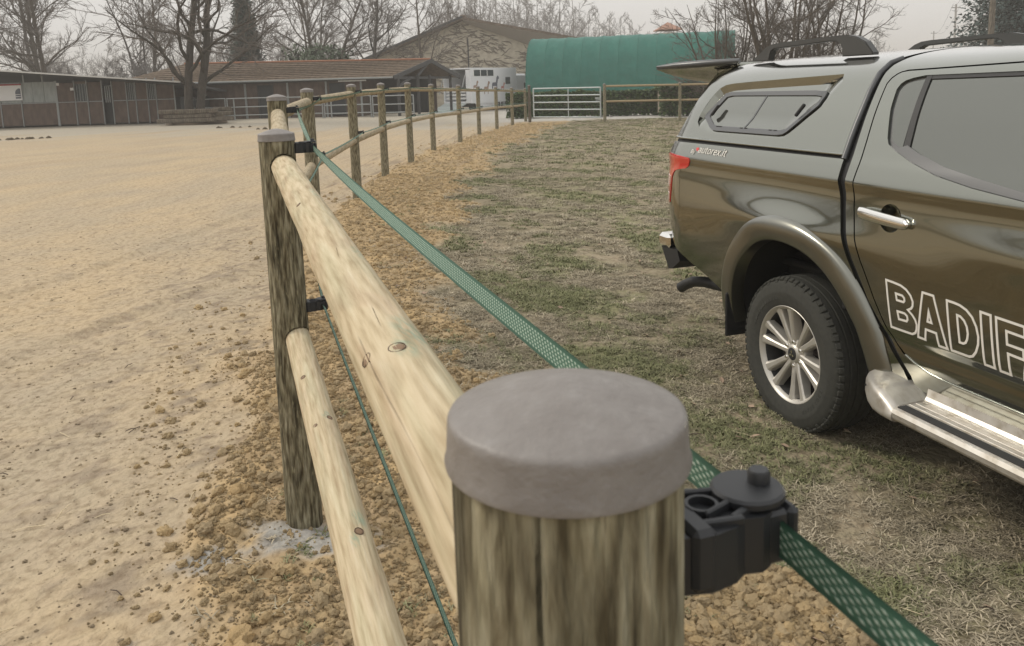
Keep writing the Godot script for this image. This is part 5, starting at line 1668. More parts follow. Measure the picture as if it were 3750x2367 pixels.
func make_stable_long():
	var t := thing("long_stable", "long brown stable with low tiled roof and open gabled porch", "stable")
	var e := -45.0
	# back wall and front panels
	var xs := [-24.0, -21.5, -19.0, -16.5, -14.3, -12.0, -9.9, -8.0]
	for i in xs.size() - 1:
		box_part(t, "wall_panel", Vector3((xs[i] + xs[i + 1]) / 2, 1.25, -45.6), Vector3(xs[i + 1] - xs[i] - 0.06, 2.1, 0.08), M.panel_brown, 0.01)
		box_part(t, "frame_post", Vector3(xs[i + 1], 1.25, -45.52), Vector3(0.1, 2.2, 0.1), M.galvanised, 0.01)
	for x in [-19.8, -13.2, -9.3]:
		var dw := box_part(t, "stall_door", Vector3(x, 1.15, -45.54), Vector3(0.75, 1.75, 0.04), M.dark_opening, 0.01)
		box_part(dw, "door_frame", Vector3(x - 0.4, 1.15, -45.5), Vector3(0.06, 1.8, 0.06), M.dark_timber)
		box_part(dw, "door_frame", Vector3(x + 0.4, 1.15, -45.5), Vector3(0.06, 1.8, 0.06), M.dark_timber)
	box_part(t, "lintel_beam", Vector3(-15.0, 2.2, -45.3), Vector3(18.0, 0.14, 0.14), M.dark_timber)
	box_part(t, "back_wall", Vector3(-14.0, 1.4, -52.6), Vector3(19.0, 2.6, 0.1), M.panel_brown)
	box_part(t, "side_wall", Vector3(-8.0, 1.25, -49.0), Vector3(0.08, 2.1, 6.8), M.panel_brown)
	box_part(t, "strip_lamp", Vector3(-8.4, 2.12, -45.2), Vector3(1.5, 0.07, 0.1), M.white_paint)
	# roof slabs
	var fe := [Vector3(-21.6, 2.33, e), Vector3(-6.16, 2.29, e)]
	var rd := [Vector3(-18.8, 3.42, -49.0), Vector3(-4.47, 3.24, -49.0)]
	var be := [Vector3(-21.6, 2.4, -53.0), Vector3(-3.1, 2.3, -53.0)]
	var mb := MB.new()
	mb.face([fe[0], fe[1], rd[1], rd[0]], Vector3(0, 1, 1))
	mb.face([be[0], be[1], rd[1], rd[0]], Vector3(0, 1, -1))
	mb.face([fe[0], be[0], rd[0]], Vector3(-1, 1, 0))
	var dn := Vector3(0, -0.09, 0)
	mb.face([fe[0] + dn, fe[1] + dn, rd[1] + dn, rd[0] + dn], Vector3(0, -1, -1))
	mb.face([be[0] + dn, be[1] + dn, rd[1] + dn, rd[0] + dn], Vector3(0, -1, 1))
	mb.face([fe[0], fe[1], fe[1] + dn, fe[0] + dn], Vector3(0, 0, 1))
	var rf := part(t, "roof", mb.done(), M.roof_tile)
	# courses of tiles as shallow steps
	for k in 9:
		mb = MB.new()
		var u := (k + 0.6) / 9.6
		mb.bar(fe[0].lerp(rd[0], u) + Vector3(0, 0.012, 0), fe[1].lerp(rd[1], u) + Vector3(0, 0.012, 0), 0.10, 0.035)
		part(rf, "tile_course", mb.done(), M.roof_tile)
	mb = MB.new()
	mb.bar(rd[0] + Vector3(0, 0.03, 0), rd[1] + Vector3(0, 0.03, 0), 0.24, 0.1, 0.03)
	part(rf, "ridge", mb.done(), M.ridge_tile)
	mb = MB.new()
	mb.bar(fe[0] + Vector3(0, -0.06, 0.07), fe[1] + Vector3(0, -0.06, 0.07), 0.1, 0.09, 0.02)
	part(rf, "gutter", mb.done(), M.galvanised)
	# verge boards and porch frame
	for s in [[fe[1], rd[1]], [be[1], rd[1]]]:
		mb = MB.new()
		mb.bar(s[0] + Vector3(0.04, -0.08, 0), s[1] + Vector3(0.04, -0.08, 0), 0.07, 0.24, 0.01)
		part(rf, "verge_board", mb.done(), M.dark_timber)
	for p in [[-5.95, -45.4], [-5.1, -47.4], [-4.6, -49.2], [-3.6, -52.4]]:
		box_part(t, "porch_post", Vector3(p[0], 1.25, p[1]), Vector3(0.16, 2.2, 0.16), M.dark_timber, 0.015)
	for s in [[Vector3(-5.95, 2.2, -45.4), Vector3(-3.6, 2.2, -52.4)], [Vector3(-5.1, 2.3, -47.4), Vector3(-4.6, 3.1, -49.2)], [Vector3(-5.9, 1.75, -45.4), Vector3(-5.4, 2.2, -46.6)]]:
		mb = MB.new()
		mb.bar(s[0], s[1], 0.1, 0.14, 0.01)
		part(t, "porch_beam", mb.done(), M.dark_timber)
	box_part(t, "porch_back", Vector3(-6.3, 1.2, -52.0), Vector3(3.2, 2.2, 0.1), M.dark_opening)

func make_barn():
	var t := thing("barn", "tall pale gabled barn with dark wavy strands on its wall, behind the stables", "barn")
	var z := -75.0
	var mb := MB.new()
	mb.extrude(PackedVector2Array([Vector2(-17.5, -0.5), Vector2(9.5, -0.5), Vector2(9.5, 2.05), Vector2(-3.8, 7.35), Vector2(-17.5, 2.05)]), 0.4, Transform3D(Basis.IDENTITY, Vector3(0, 0, z - 0.2)))
	var w := part(t, "gable_wall", mb.done(), M.barn_render)
	# dark wavy strands scattered over the render
	var r := RandomNumberGenerator.new()
	r.seed = 5
	mb = MB.new()
	var n := 0
	while n < 900:
		var x := r.randf_range(-16, 9.0); var y := r.randf_range(1.0, 7.0)
		if y > 7.1 - 0.392 * absf(x + 3.8): continue
		if nz.get_noise_2d(x * 0.35, y * 0.5) < -0.22: continue
		n += 1
		var ps := []; var rs := []
		var p := Vector3(x, y, z + 0.02)
		var a := r.randf_range(-0.75, 0.35) + (PI if r.randf() < 0.5 else 0.0)
		for k in 5:
			ps.append(p); rs.append([0.015, 0.04, 0.05, 0.035, 0.01][k] * r.randf_range(0.5, 1.1))
			a += r.randf_range(-0.5, 0.5)
			p += Vector3(cos(a), sin(a) * 0.8, r.randf_range(-0.01, 0.02)) * r.randf_range(0.12, 0.26)
		mb.tube(ps, rs, 4, false)
	part(w, "wall_strands", mb.done(), M.dull_brown).set_meta("kind", "stuff")
	box_part(t, "down_pipe", Vector3(-3.45, 4.5, z + 0.08), Vector3(0.1, 2.6, 0.1), M.dark_timber)
	# roof slabs with deep eaves
	mb = MB.new()
	var pk := Vector3(-3.8, 7.62, z + 0.9); var pb := Vector3(-3.8, 7.62, z - 26)
	var lf := Vector3(-18.2, 2.05, z + 0.9); var lb := Vector3(-18.2, 2.05, z - 26)
	var dn := Vector3(0, -0.22, 0)
	mb.face([pk, pb, lb, lf], Vector3(-1, 1, 0))
	mb.face([pk + dn, pb + dn, lb + dn, lf + dn], Vector3(1, -1, 0))
	mb.face([pk, lf, lf + dn, pk + dn], Vector3(0, 0, 1))
	var rf := part(t, "roof", mb.done(), M.roof_tile)
	var rt := Vector3(10.2, 2.3, z + 0.2); var rt2 := Vector3(10.2, 4.55, z + 4.0)
	mb = MB.new()
	mb.face([pk, pb, Vector3(10.2, 2.3, z - 26), rt2], Vector3(1, 1, 0))
	mb.face([pk, rt2, rt2 + dn, pk + dn], Vector3(0, 0, 1))
	part(t, "roof", mb.done(), M.roof_tile)
	mb = MB.new()
	mb.face([pk + dn, rt2 + dn, rt + dn, Vector3(-3.8, 7.2, z)], Vector3(0, -1, 0))
	part(t, "soffit", mb.done(), M.soffit)
	mb = MB.new()
	mb.bar(pk + Vector3(0, 0.03, 0.04), lf + Vector3(0, 0.03, 0.04), 0.1, 0.2)
	part(rf, "verge_board", mb.done(), M.dark_timber)
	mb = MB.new()
	mb.bar(pk + Vector3(0, 0.08, -0.4), pb + Vector3(0, 0.08, 0), 0.5, 0.2, 0.05)
	part(rf, "ridge", mb.done(), M.roof_tile)
	box_part(t, "side_wall", Vector3(9.3, 0.8, z - 13), Vector3(0.3, 2.6, 25.6), M.barn_render)
	# small tower roof that shows above the tunnel
	var k := thing("tower", "small square tower with terracotta pyramid roof above the green tunnel", "tower")
	mb = MB.new()
	var c := Vector3(16.25, 0, -85)
	for s in [[1, 1, 1, -1], [1, -1, -1, -1], [-1, -1, -1, 1], [-1, 1, 1, 1]]:
		mb.face([c + Vector3(s[0] * 1.22, 6.6, s[1] * 1.22), c + Vector3(s[2] * 1.22, 6.6, s[3] * 1.22), c + Vector3(0, 7.35, 0)], Vector3(s[0] + s[2], 1, s[1] + s[3]))
	mb.box(c + Vector3(0, 6.55, 0), Vector3(2.5, 0.1, 2.5), 0.02)
	part(k, "roof", mb.done(), M.terracotta)
	box_part(k, "wall", c + Vector3(0, 3.0, 0), Vector3(1.9, 6.5, 1.9), M.barn_render)

func make_tunnel():
	var t := thing("tunnel_tent", "long round-roofed tunnel shelter covered in green tarpaulin, behind the hedge", "tunnel tent", Vector3(2.1, 0, -62.8), deg_to_rad(-15.0))
	var x0 := 0.0; var x1 := 14.4
	var zc := 0.0; var rz := 3.3; var top := 4.93; var foot := -0.3
	var hoop := func(a: float, k := 1.0) -> Vector3:
		# a from 0 (front foot) to 1 (back foot): upright sides, round crown
		var th := PI * a
		var y: float = foot + (top - foot) * pow(sin(th), 0.72) * k
		return Vector3(0, y, zc + rz * signf(cos(th)) * pow(absf(cos(th)), 0.8) * k)
	var bays := 11
	for b in bays:
		var mb := MB.new()
		var xa := lerpf(x0, x1, float(b) / bays); var xb := lerpf(x0, x1, float(b + 1) / bays)
		var rows := []
		for i in 9:
			var u := i / 8.0
			var sag := sin(PI * u)
			var row := []
			for j in 41:
				var a := j / 40.0
				var p: Vector3 = hoop.call(a, 1.0)
				var wr := 0.03 * nz2.get_noise_3d(lerpf(xa, xb, u) * 1.4, p.y * 1.1 + lerpf(xa, xb, u) * 0.6, p.z * 0.4) + 0.02 * nz2.get_noise_2d(lerpf(xa, xb, u) * 3.0, p.y * 4.0)
				var inw := Vector3(0, p.y - 1.6, p.z - zc).normalized()
				p -= inw * (0.035 * sag - wr * sag)
				p.x = lerpf(xa, xb, u) - (0.5 * pow(a if a < 0.5 else 1.0 - a, 0.7) * 0.25 if b == 0 and i == 0 else 0.0)
				row.append(p)
			rows.append(row)
		var ids := []
		for i in 9:
			var ir := []
			for j in 41:
				var du: Vector3 = rows[mini(i + 1, 8)][j] - rows[maxi(i - 1, 0)][j]
				var dv: Vector3 = rows[i][mini(j + 1, 40)] - rows[i][maxi(j - 1, 0)]
				var nn := du.cross(dv).normalized()
				if nn.dot(Vector3(0, rows[i][j].y - 1.0, rows[i][j].z - zc)) < 0: nn = -nn
				ir.append(mb.vert(rows[i][j], nn))
			ids.append(ir)
		for i in 8:
			for j in 40: mb.quadi(ids[i][j], ids[i + 1][j], ids[i + 1][j + 1], ids[i][j + 1])
		part(t, "tarp_panel", mb.done(), M.tarp)
	for b in bays + 1:
		var mb := MB.new()
		var ps := []; var rs := []
		for j in 41:
			var p: Vector3 = hoop.call(j / 40.0)
			p.x = lerpf(x0, x1, float(b) / bays)
			ps.append(p); rs.append(0.02)
		mb.tube(ps, rs, 6)
		part(t, "hoop", mb.done(), M.tarp)
	for e in [x0 + 0.05, x1 - 0.05]:
		var mb := MB.new()
		var pl := []
		for j in 41:
			var p: Vector3 = hoop.call(j / 40.0, 0.995)
			p.x = e
			pl.append(p)
		var m := mb.vert(Vector3(e, 1.5, zc), Vector3(signf(e - 5), 0, 0))
		var ks := []
		for p in pl: ks.append(mb.vert(p, Vector3(signf(e - 5), 0, 0)))
		for j in 40: mb.tri(m, ks[j], ks[j + 1])
		part(t, "end_wall", mb.done(), M.tarp_dark)

func make_lorry():
	var t := thing("horse_lorry", "white horse lorry with its rear ramp let down, parked before the barn", "lorry", Vector3(-2.57, -0.2, -58.0), 0.0)
	var th := deg_to_rad(33.0)
	# local x: across the back from the right corner to the left (negative), z: out of the back
	t.transform = Transform3D(Basis(Vector3(cos(th), 0, sin(th)), Vector3.UP, Vector3(-sin(th), 0, cos(th))), Vector3(-2.57, -0.2, -58.0))
	var w := 2.4; var l := 5.9; var h := 3.08
	var mb := MB.new()
	# body shell: side walls, roof, floor, front wall
	mb.box(Vector3(-0.03, 1.85, -l / 2), Vector3(0.06, 2.45, l), 0.01)
	mb.box(Vector3(-w + 0.03, 1.85, -l / 2), Vector3(0.06, 2.45, l), 0.01)
	mb.box(Vector3(-w / 2, h - 0.04, -l / 2), Vector3(w - 0.125, 0.08, l), 0.01)
	mb.box(Vector3(-w / 2, 0.7, -l / 2), Vector3(w - 0.125, 0.12, l), 0.01)
	mb.box(Vector3(-w / 2, 1.85, -l + 0.03), Vector3(w - 0.125, 2.3, 0.06), 0.01)
	mb.box(Vector3(-0.25, 1.85, -0.03), Vector3(0.38, 2.2, 0.06), 0.01)
	mb.box(Vector3(-0.08, 0.5, -l / 2 - 0.2), Vector3(0.05, 0.42, l - 0.9), 0.01)
	part(t, "box_body", mb.done(), M.lorry_white)
	mb = MB.new()
	mb.box(Vector3(-w / 2 - 0.1, 1.85, -l + 0.5), Vector3(w - 0.4, 2.1, 0.05))
	part(t, "inner_wall", mb.done(), M.dark_opening)
	for k in 3: box_part(t, "slat_gate", Vector3(-1.4, 0.98 + k * 0.24, -0.12), Vector3(1.7, 0.13, 0.05), M.white_paint, 0.01)
	mb = MB.new()
	mb.bar(Vector3(-1.35, 0.66, 0.02), Vector3(-1.35, 0.03, 1.9), 1.9, 0.08, 0.01, Vector3(1, 0, 0))
	var rp := MB.new()
	var ra := Vector3(-2.3, 0.66, 0.0); var rb := Vector3(-0.45, 0.66, 0.0); var rc := Vector3(-0.45, 0.04, 2.1); var rd := Vector3(-2.3, 0.04, 2.1)
	rp.face([ra, rb, rc, rd], Vector3(0, 1, 0.3))
	rp.face([ra + Vector3(0, -0.08, 0), rb + Vector3(0, -0.08, 0), rc + Vector3(0, -0.04, 0), rd + Vector3(0, -0.04, 0)], Vector3(0, -1, 0))
	rp.face([rb, rc, rc + Vector3(0, -0.04, 0), rb + Vector3(0, -0.08, 0)], Vector3.RIGHT)
	var ramp_ := part(t, "ramp", rp.done(), M.lorry_ramp)
	for k in 7:
		var u := (k + 0.5) / 7.0
		box_part(ramp_, "foothold", ra.lerp(rd, u).lerp(rb.lerp(rc, u), 0.5) + Vector3(0, 0.015, 0), Vector3(1.8, 0.03, 0.05), M.lorry_ramp)
	for x in [-2.32, -0.46]:
		mb = MB.new()
		mb.bar(Vector3(x, 2.6, 0.02), Vector3(x, 1.3, 0.6), 0.04, 0.04)
		part(t, "gas_strut", mb.done(), M.galvanised)
	for z in [-3.3, -4.15]:
		for x in [-0.14, -w + 0.14]:
			mb = MB.new()
			mb.lathe([Vector2(0, 0.11), Vector2(0.2, 0.11), Vector2(0.36, 0.12), Vector2(0.4, 0.08), Vector2(0.4, -0.12), Vector2(0, -0.12)], 24, Transform3D(Basis(Vector3(0, 1, 0), Vector3(1, 0, 0), Vector3(0, 0, -1)), Vector3(x, 0.4, z)))
			var wh := part(t, "wheel", mb.done(), M.rubber)
			mb = MB.new()
			mb.lathe([Vector2(0, 0.125), Vector2(0.18, 0.122), Vector2(0.2, 0.11)], 16, Transform3D(Basis(Vector3(0, 1, 0), Vector3(1, 0, 0), Vector3(0, 0, -1)), Vector3(x, 0.4, z)))
			part(wh, "rim", mb.done(), M.galvanised)
	var wn := box_part(t, "side_window", Vector3(0.005, 2.72, -1.6), Vector3(0.02, 0.42, 2.5), M.dull_glass)
	for k in 4: box_part(wn, "window_frame", Vector3(0.012, 2.72, -0.35 - k * 0.83), Vector3(0.03, 0.46, 0.07), M.white_paint)
	box_part(t, "side_hatch", Vector3(0.005, 2.15, -4.7), Vector3(0.02, 0.5, 0.62), M.dull_glass)
	# printed animals on the side
	var shapes := [[M.graphic_grey, -3.0, 1.85, 0.75], [M.graphic_brown, -1.9, 1.6, 0.62], [M.graphic_red, -4.0, 1.65, 0.42], [M.graphic_brown, -0.55, 1.75, 0.5]]
	for s in shapes:
		mb = MB.new()
		var k: float = s[3]
		var pl := PackedVector2Array()
		for p in [[-0.5, -0.6], [-0.38, -0.6], [-0.33, -0.1], [0.2, -0.1], [0.24, -0.6], [0.36, -0.6], [0.38, 0.1], [0.55, 0.55], [0.72, 0.62], [0.66, 0.8], [0.45, 0.9], [0.3, 0.75], [0.15, 0.25], [-0.4, 0.25], [-0.52, 0.1]]: pl.append(Vector2(p[0], p[1]) * k)
		mb.extrude(pl, 0.004, Transform3D(Basis(Vector3(0, 0, -1), Vector3(0, 1, 0), Vector3(1, 0, 0)), Vector3(0.004, s[2], s[1])))
		part(t, "printed_horse", mb.done(), s[0])
	for k in [[-0.9, 0.75], [-2.3, 0.75]]: box_part(t, "locker_door", Vector3(0.005, k[1], k[0]), Vector3(0.02, 0.36, 0.9), M.lorry_white, 0.004)
	box_part(t, "cab", Vector3(-w / 2, 1.5, -l - 0.85), Vector3(2.2, 2.3, 1.6), M.lorry_white, 0.15)
	box_part(t, "mirror", Vector3(0.2, 1.75, -l - 0.9), Vector3(0.12, 0.4, 0.2), M.rubber, 0.03)
	box_part(t, "chassis", Vector3(-w / 2, 0.5, -l / 2 - 0.6), Vector3(1.4, 0.25, l + 0.6), M.rubber)

func make_corral():
	var runs := [[-17.0, -14.6], [-14.5, -12.1], [-12.0, -9.6], [-9.5, -7.1], [-7.0, -4.9]]
	var z := -43.0
	for i in runs.size():
		var a: float = runs[i][0]; var b: float = runs[i][1]
		var t := thing("corral_panel", ["galvanised corral panel behind the big bare tree", "galvanised corral panel just beside the log planter", "galvanised corral panel second from the log planter", "galvanised corral panel before the dark stable door", "galvanised corral panel nearest the gabled porch"][i], "corral panel", Vector3.ZERO, 0.0, "corral panels before the long stable")
		var g := ground_height((a + b) / 2, z)
		for x in [a, b, a + 0.35]:
			var mb := MB.new()
			mb.tube([Vector3(x, g - 0.02, z), Vector3(x, g + 1.12, z)], [0.035, 0.035], 8)
			part(t, "upright", mb.done(), M.galvanised)
		for y in [1.1, 0.66, 0.24]:
			var mb := MB.new()
			mb.tube([Vector3(a, g + y, z), Vector3(b, g + y, z)], [0.03, 0.03], 8)
			part(t, "rail", mb.done(), M.galvanised)

func make_gate():
	var t := thing("field_gate", "galvanised five-bar field gate closed before the clipped hedge", "gate")
	var a := Vector3(1.0, 0.32, -33.3); var b := Vector3(3.5, 0.3, -31.7)
	for k in [0.0, 0.53, 1.0]:
		var mb := MB.new()
		var p := a.lerp(b, k)
		mb.tube([p, p + Vector3(0, 1.17, 0)], [0.03 if k != 0.53 else 0.022, 0.03 if k != 0.53 else 0.022], 8)
		part(t, "upright", mb.done(), M.gate_grey)
	for y in [0.02, 0.32, 0.6, 0.87, 1.15]:
		var mb := MB.new()
		mb.tube([a + Vector3(0, y, 0), b + Vector3(0, y, 0)], [0.026, 0.026], 8)
		part(t, "bar", mb.done(), M.gate_grey)
	box_part(t, "latch", b + Vector3(-0.1, 0.75, 0.04), Vector3(0.22, 0.05, 0.03), M.gate_grey)
	box_part(t, "latch", b + Vector3(-0.1, 0.68, 0.04), Vector3(0.18, 0.03, 0.03), M.gate_grey)

func leaf_mesh(l := 0.1, w := 0.045) -> ArrayMesh:
	var mb := MB.new()
	for s in [-1.0, 1.0]:
		mb.face([Vector3(-l / 2, 0, 0), Vector3(-l * 0.1, w * 0.25, s * w), Vector3(l * 0.25, w * 0.2, s * w * 0.8), Vector3(l / 2, 0, 0)], Vector3.UP)
	return mb.done()

func make_hedge():
	var r := RandomNumberGenerator.new()
	r.seed = 9
	var lf := leaf_mesh(0.13, 0.05)
	for h in [[-0.1, 7.1, -38.2, 1.15, 1.0, "clipped evergreen hedge running behind the field gate"], [6.45, 16.0, -36.2, 1.32, 1.2, "taller clipped evergreen hedge behind the right-hand rails"]]:
		var t := thing("hedge", h[5], "hedge", Vector3.ZERO, 0.0, "hedges before the green tunnel")
		var xf := []; var cl := []
		var n := int((h[1] - h[0]) * 1500)
		for i in n:
			var x := r.randf_range(h[0], h[1])
			var g := ground_height(x, h[2])
			var top: float = h[3] + 0.1 * nz.get_noise_2d(x * 0.8, 3.0) + 0.05 * nz.get_noise_2d(x * 3.0, 8.0)
			var a := r.randf()
			var y: float; var z: float
			if a < 0.62:
				y = r.randf_range(0.04, top); z = h[2] + h[4] / 2 + 0.1 * nz.get_noise_2d(x * 1.6, y * 1.6) - r.randf() * 0.16
			else:
				y = top - r.randf() * 0.16 + 0.08 * nz.get_noise_2d(x * 2.0, a * 9.0); z = h[2] + r.randf_range(-0.5, 0.5) * h[4]
			var b := Basis.from_euler(Vector3(r.randf_range(-1.3, 0.9), r.randf() * TAU, r.randf_range(-0.8, 0.8))) * r.randf_range(0.6, 1.3)
			xf.append(Transform3D(b, Vector3(x, g + y, z)))
			var f := r.randf()
			cl.append(Color(1, 1, 1).lerp(Color(2.3, 2.0, 1.4), f * f) * r.randf_range(0.6, 1.1))
		var o := many(t, "leaves", lf, M.laurel, xf, cl)
		o.set_meta("kind", "stuff")
		var mb := MB.new()
		mb.box(Vector3((h[0] + h[1]) / 2, 0.15 + h[3] * 0.43, h[2]), Vector3(h[1] - h[0] - 0.2, h[3] * 0.84, h[4] - 0.26), 0.1)
		part(t, "inner_wood", mb.done(), M.dull_brown)

func make_poles():
	var spots := [[47.9, -90.0, 8.6, 0.12, "slim concrete utility pole standing far beyond the cab roof"], [25.9, -45.0, 9.5, 0.15, "thick brown utility pole beside the dark cedar"], [69.0, -136.0, 8.0, 0.11, "farthest and smallest utility pole on the skyline"]]
	var tops := []
	for s in spots:
		var g := ground_height(s[0], s[1])
		var t := thing("utility_pole", s[4], "pole", Vector3.ZERO, 0.0, "utility poles along the skyline")
		var mb := MB.new()
		mb.tube([Vector3(s[0], g - 0.2, s[1]), Vector3(s[0], s[2], s[1])], [s[3] * 1.2, s[3] * 0.8], 12)
		part(t, "shaft", mb.done(), M.old_wood if s[3] == 0.15 else M.pole_concrete)
		mb = MB.new()
		mb.bar(Vector3(s[0] - 0.5, s[2] - 0.35, s[1]), Vector3(s[0] + 0.5, s[2] - 0.35, s[1]), 0.09, 0.09, 0.01)
		part(t, "cross_arm", mb.done(), M.pole_concrete)
		for k in [-0.4, 0.0, 0.4]:
			mb = MB.new()
			mb.lathe([Vector2(0.03, -0.3), Vector2(0.05, -0.26), Vector2(0.05, -0.2), Vector2(0.0, -0.17)], 8, Transform3D(Basis.IDENTITY, Vector3(s[0] + k, s[2], s[1])))
			part(t, "insulator", mb.done(), M.white_paint)
		tops.append(Vector3(s[0], s[2] - 0.2, s[1]))
	for k in [[1, 0, -0.4], [1, 0, 0.4], [0, 2, -0.4], [0, 2, 0.4]]:
		var mb := MB.new()
		var ps := []; var rs := []
		for i in 13:
			var u := i / 12.0
			var p: Vector3 = tops[k[0]].lerp(tops[k[1]], u) + Vector3(k[2], -1.2 * sin(PI * u), 0)
			ps.append(p); rs.append(0.012)
		mb.tube(ps, rs, 4, false)
		var o := part(self, "overhead_wire", mb.done(), M.wire)
		tag(o, "thin black overhead wire sagging from the thick pole to the slim pole" if k[0] == 1 else "thin black overhead wire sagging from the slim pole to the farthest pole", "wire", "overhead wires")

func make_small_things():
	var r := RandomNumberGenerator.new()
	r.seed = 21
	# horse droppings in the yard
	var lm := lump(7)
	for s in [[-17.0, -28.6, 0.55, 16, "dark heap of horse dung lying far across the sandy yard"], [-8.9, -31.5, 0.3, 7, "small dark streak of horse dung near the log planter"], [-11.2, -33.5, 0.45, 7, "flat dark litter lying in the yard before the stable block"]]:
		var t := thing("dung_heap", s[4], "dung", Vector3.ZERO, 0.0, "dung in the yard")
		var mb := MB.new()
		for i in s[3]:
			var x: float = s[0] + r.randfn() * s[2]; var z: float = s[1] + r.randfn() * 0.18
			var k := r.randf_range(0.05, 0.1)
			mb.lathe([Vector2(0, k * 0.9), Vector2(k * 0.6, k * 0.6), Vector2(k * 1.2, 0.0), Vector2(k * 1.3, -0.05)], 7, Transform3D(Basis.IDENTITY, Vector3(x, ground_height(x, z), z)))
		part(t, "droppings", mb.done(), M.dung)
	# timbers stacked round the big tree
	var p := thing("log_planter", "old squared timbers stacked round the foot of the big tree", "planter")
	for k in [[-15.7, -13.1, 0.52, -37.2, 0.02], [-15.4, -13.25, 0.72, -37.25, -0.01], [-15.6, -13.0, 0.92, -37.2, 0.0], [-13.2, -12.5, 0.55, -37.6, 0.6], [-13.25, -12.5, 0.78, -37.6, 0.5], [-13.3, -12.6, 0.97, -37.7, 0.55], [-15.7, -13.1, 0.52, -39.3, 0.0], [-15.5, -13.2, 0.74, -39.3, 0.0]]:
		var mb := MB.new()
		var d := Vector3((k[1] - k[0]) / 2, 0, -k[4] * (k[1] - k[0]) / 2)
		var c: Vector3 = Vector3((k[0] + k[1]) / 2, k[2], k[3])
		mb.bar(c - d, c + d, 0.26, 0.19, 0.03)
		part(p, "timber", mb.done(), M.old_wood)
	var mb := MB.new()
	mb.lathe([Vector2(0, 0.55), Vector2(0.6, 0.5), Vector2(1.2, 0.25), Vector2(1.35, -0.1)], 20, Transform3D(Basis.IDENTITY, Vector3(-14.4, 0.42, -38.4)))
	part(p, "soil", mb.done(), M.planter_soil)
# ---------------------------------------------------------------- trees
# bare tree: returns [trunk and limbs, twigs]
func bare_tree(sd: int, high: float, stems: int, spread: float, fine: int, r0: float, crook := 0.22, droop := 0.0, low := 0.25, thick := 1.0) -> Array:
	var r := RandomNumberGenerator.new()
	r.seed = sd
	var wood := MB.new(); var tw := MB.new()
	var grow := func(p: Vector3, d: Vector3, len: float, rad: float, tip: float, seg: int, ck: float, up: float) -> Array:
		var ps := [p]; var rs := [rad]
		for k in seg:
			d = (d + Vector3(r.randfn(), r.randfn() * 0.7, r.randfn()) * ck + Vector3(0, up, 0)).normalized()
			p += d * len / seg
			ps.append(p); rs.append(lerpf(rad, tip, float(k + 1) / seg))
		return [ps, rs]
	var at := func(b: Array, u: float) -> Array:
		var x: float = u * (b[0].size() - 1)
		var i := mini(int(x), b[0].size() - 2)
		return [b[0][i].lerp(b[0][i + 1], x - i), (b[0][i + 1] - b[0][i]).normalized(), lerpf(b[1][i], b[1][i + 1], x - i)]
	var side := func(d: Vector3, ang: float) -> Vector3:
		var q := d.cross(Vector3(r.randfn(), r.randfn(), r.randfn())).normalized()
		return (d * cos(ang) + q * sin(ang)).normalized()
	for s in stems:
		var a := TAU * s / stems + r.randf() * 0.8
		var lean := 0.04 if stems == 1 else spread * r.randf_range(0.5, 1.0)
		var d0 := Vector3(cos(a) * lean, 1, sin(a) * lean).normalized()
		var base := Vector3(cos(a), 0, sin(a)) * (0.0 if stems == 1 else r0 * 0.9)
		var tr: Array = grow.call(base, d0, high * r.randf_range(0.85, 1.0), r0 * (1.0 if stems < 3 else 0.7), r0 * 0.08, 12, 0.06, 0.02)
		wood.tube(tr[0], tr[1], 8, false)
		var limbs := (22 if stems == 2 else 15) if stems < 3 else 7
		for i in limbs:
			var u := low + (0.96 - low) * (i + r.randf()) / limbs
			var q: Array = at.call(tr, u)
			var ln := high * 0.42 * (1.05 - u * 0.75) * r.randf_range(0.7, 1.15)
			var l1: Array = grow.call(q[0], side.call(q[1], r.randf_range(0.6, 1.15)), ln, q[2] * 0.55, 0.014, 7, crook, 0.05 - droop)
			wood.tube(l1[0], l1[1], 5, false)
			var nb := 8
			for j in nb:
				var q2: Array = at.call(l1, 0.18 + 0.8 * (j + r.randf()) / nb)
				var l2: Array = grow.call(q2[0], side.call(q2[1], r.randf_range(0.4, 1.0)), ln * r.randf_range(0.25, 0.5), maxf(q2[2] * 0.5, 0.013 * thick), 0.007 * thick, 5, crook, 0.05 - droop)
				tw.tube(l2[0], l2[1], 3, false)
				for k in fine:
					var q3: Array = at.call(l2, 0.15 + 0.85 * (k + r.randf()) / fine)
					var l3: Array = grow.call(q3[0], side.call(q3[1], r.randf_range(0.3, 0.9)), ln * r.randf_range(0.1, 0.22), 0.0085 * thick, 0.004 * thick, 3, crook, 0.06 - droop)
					tw.tube(l3[0], l3[1], 3, false)
					if k % 2 == 0:
						var q4: Array = at.call(l3, r.randf_range(0.3, 0.7))
						var l4: Array = grow.call(q4[0], side.call(q4[1], 0.7), ln * 0.09, 0.006 * thick, 0.003 * thick, 2, crook, 0.05)
						tw.tube(l4[0], l4[1], 3, false)
	return [wood.done(), tw.done()]

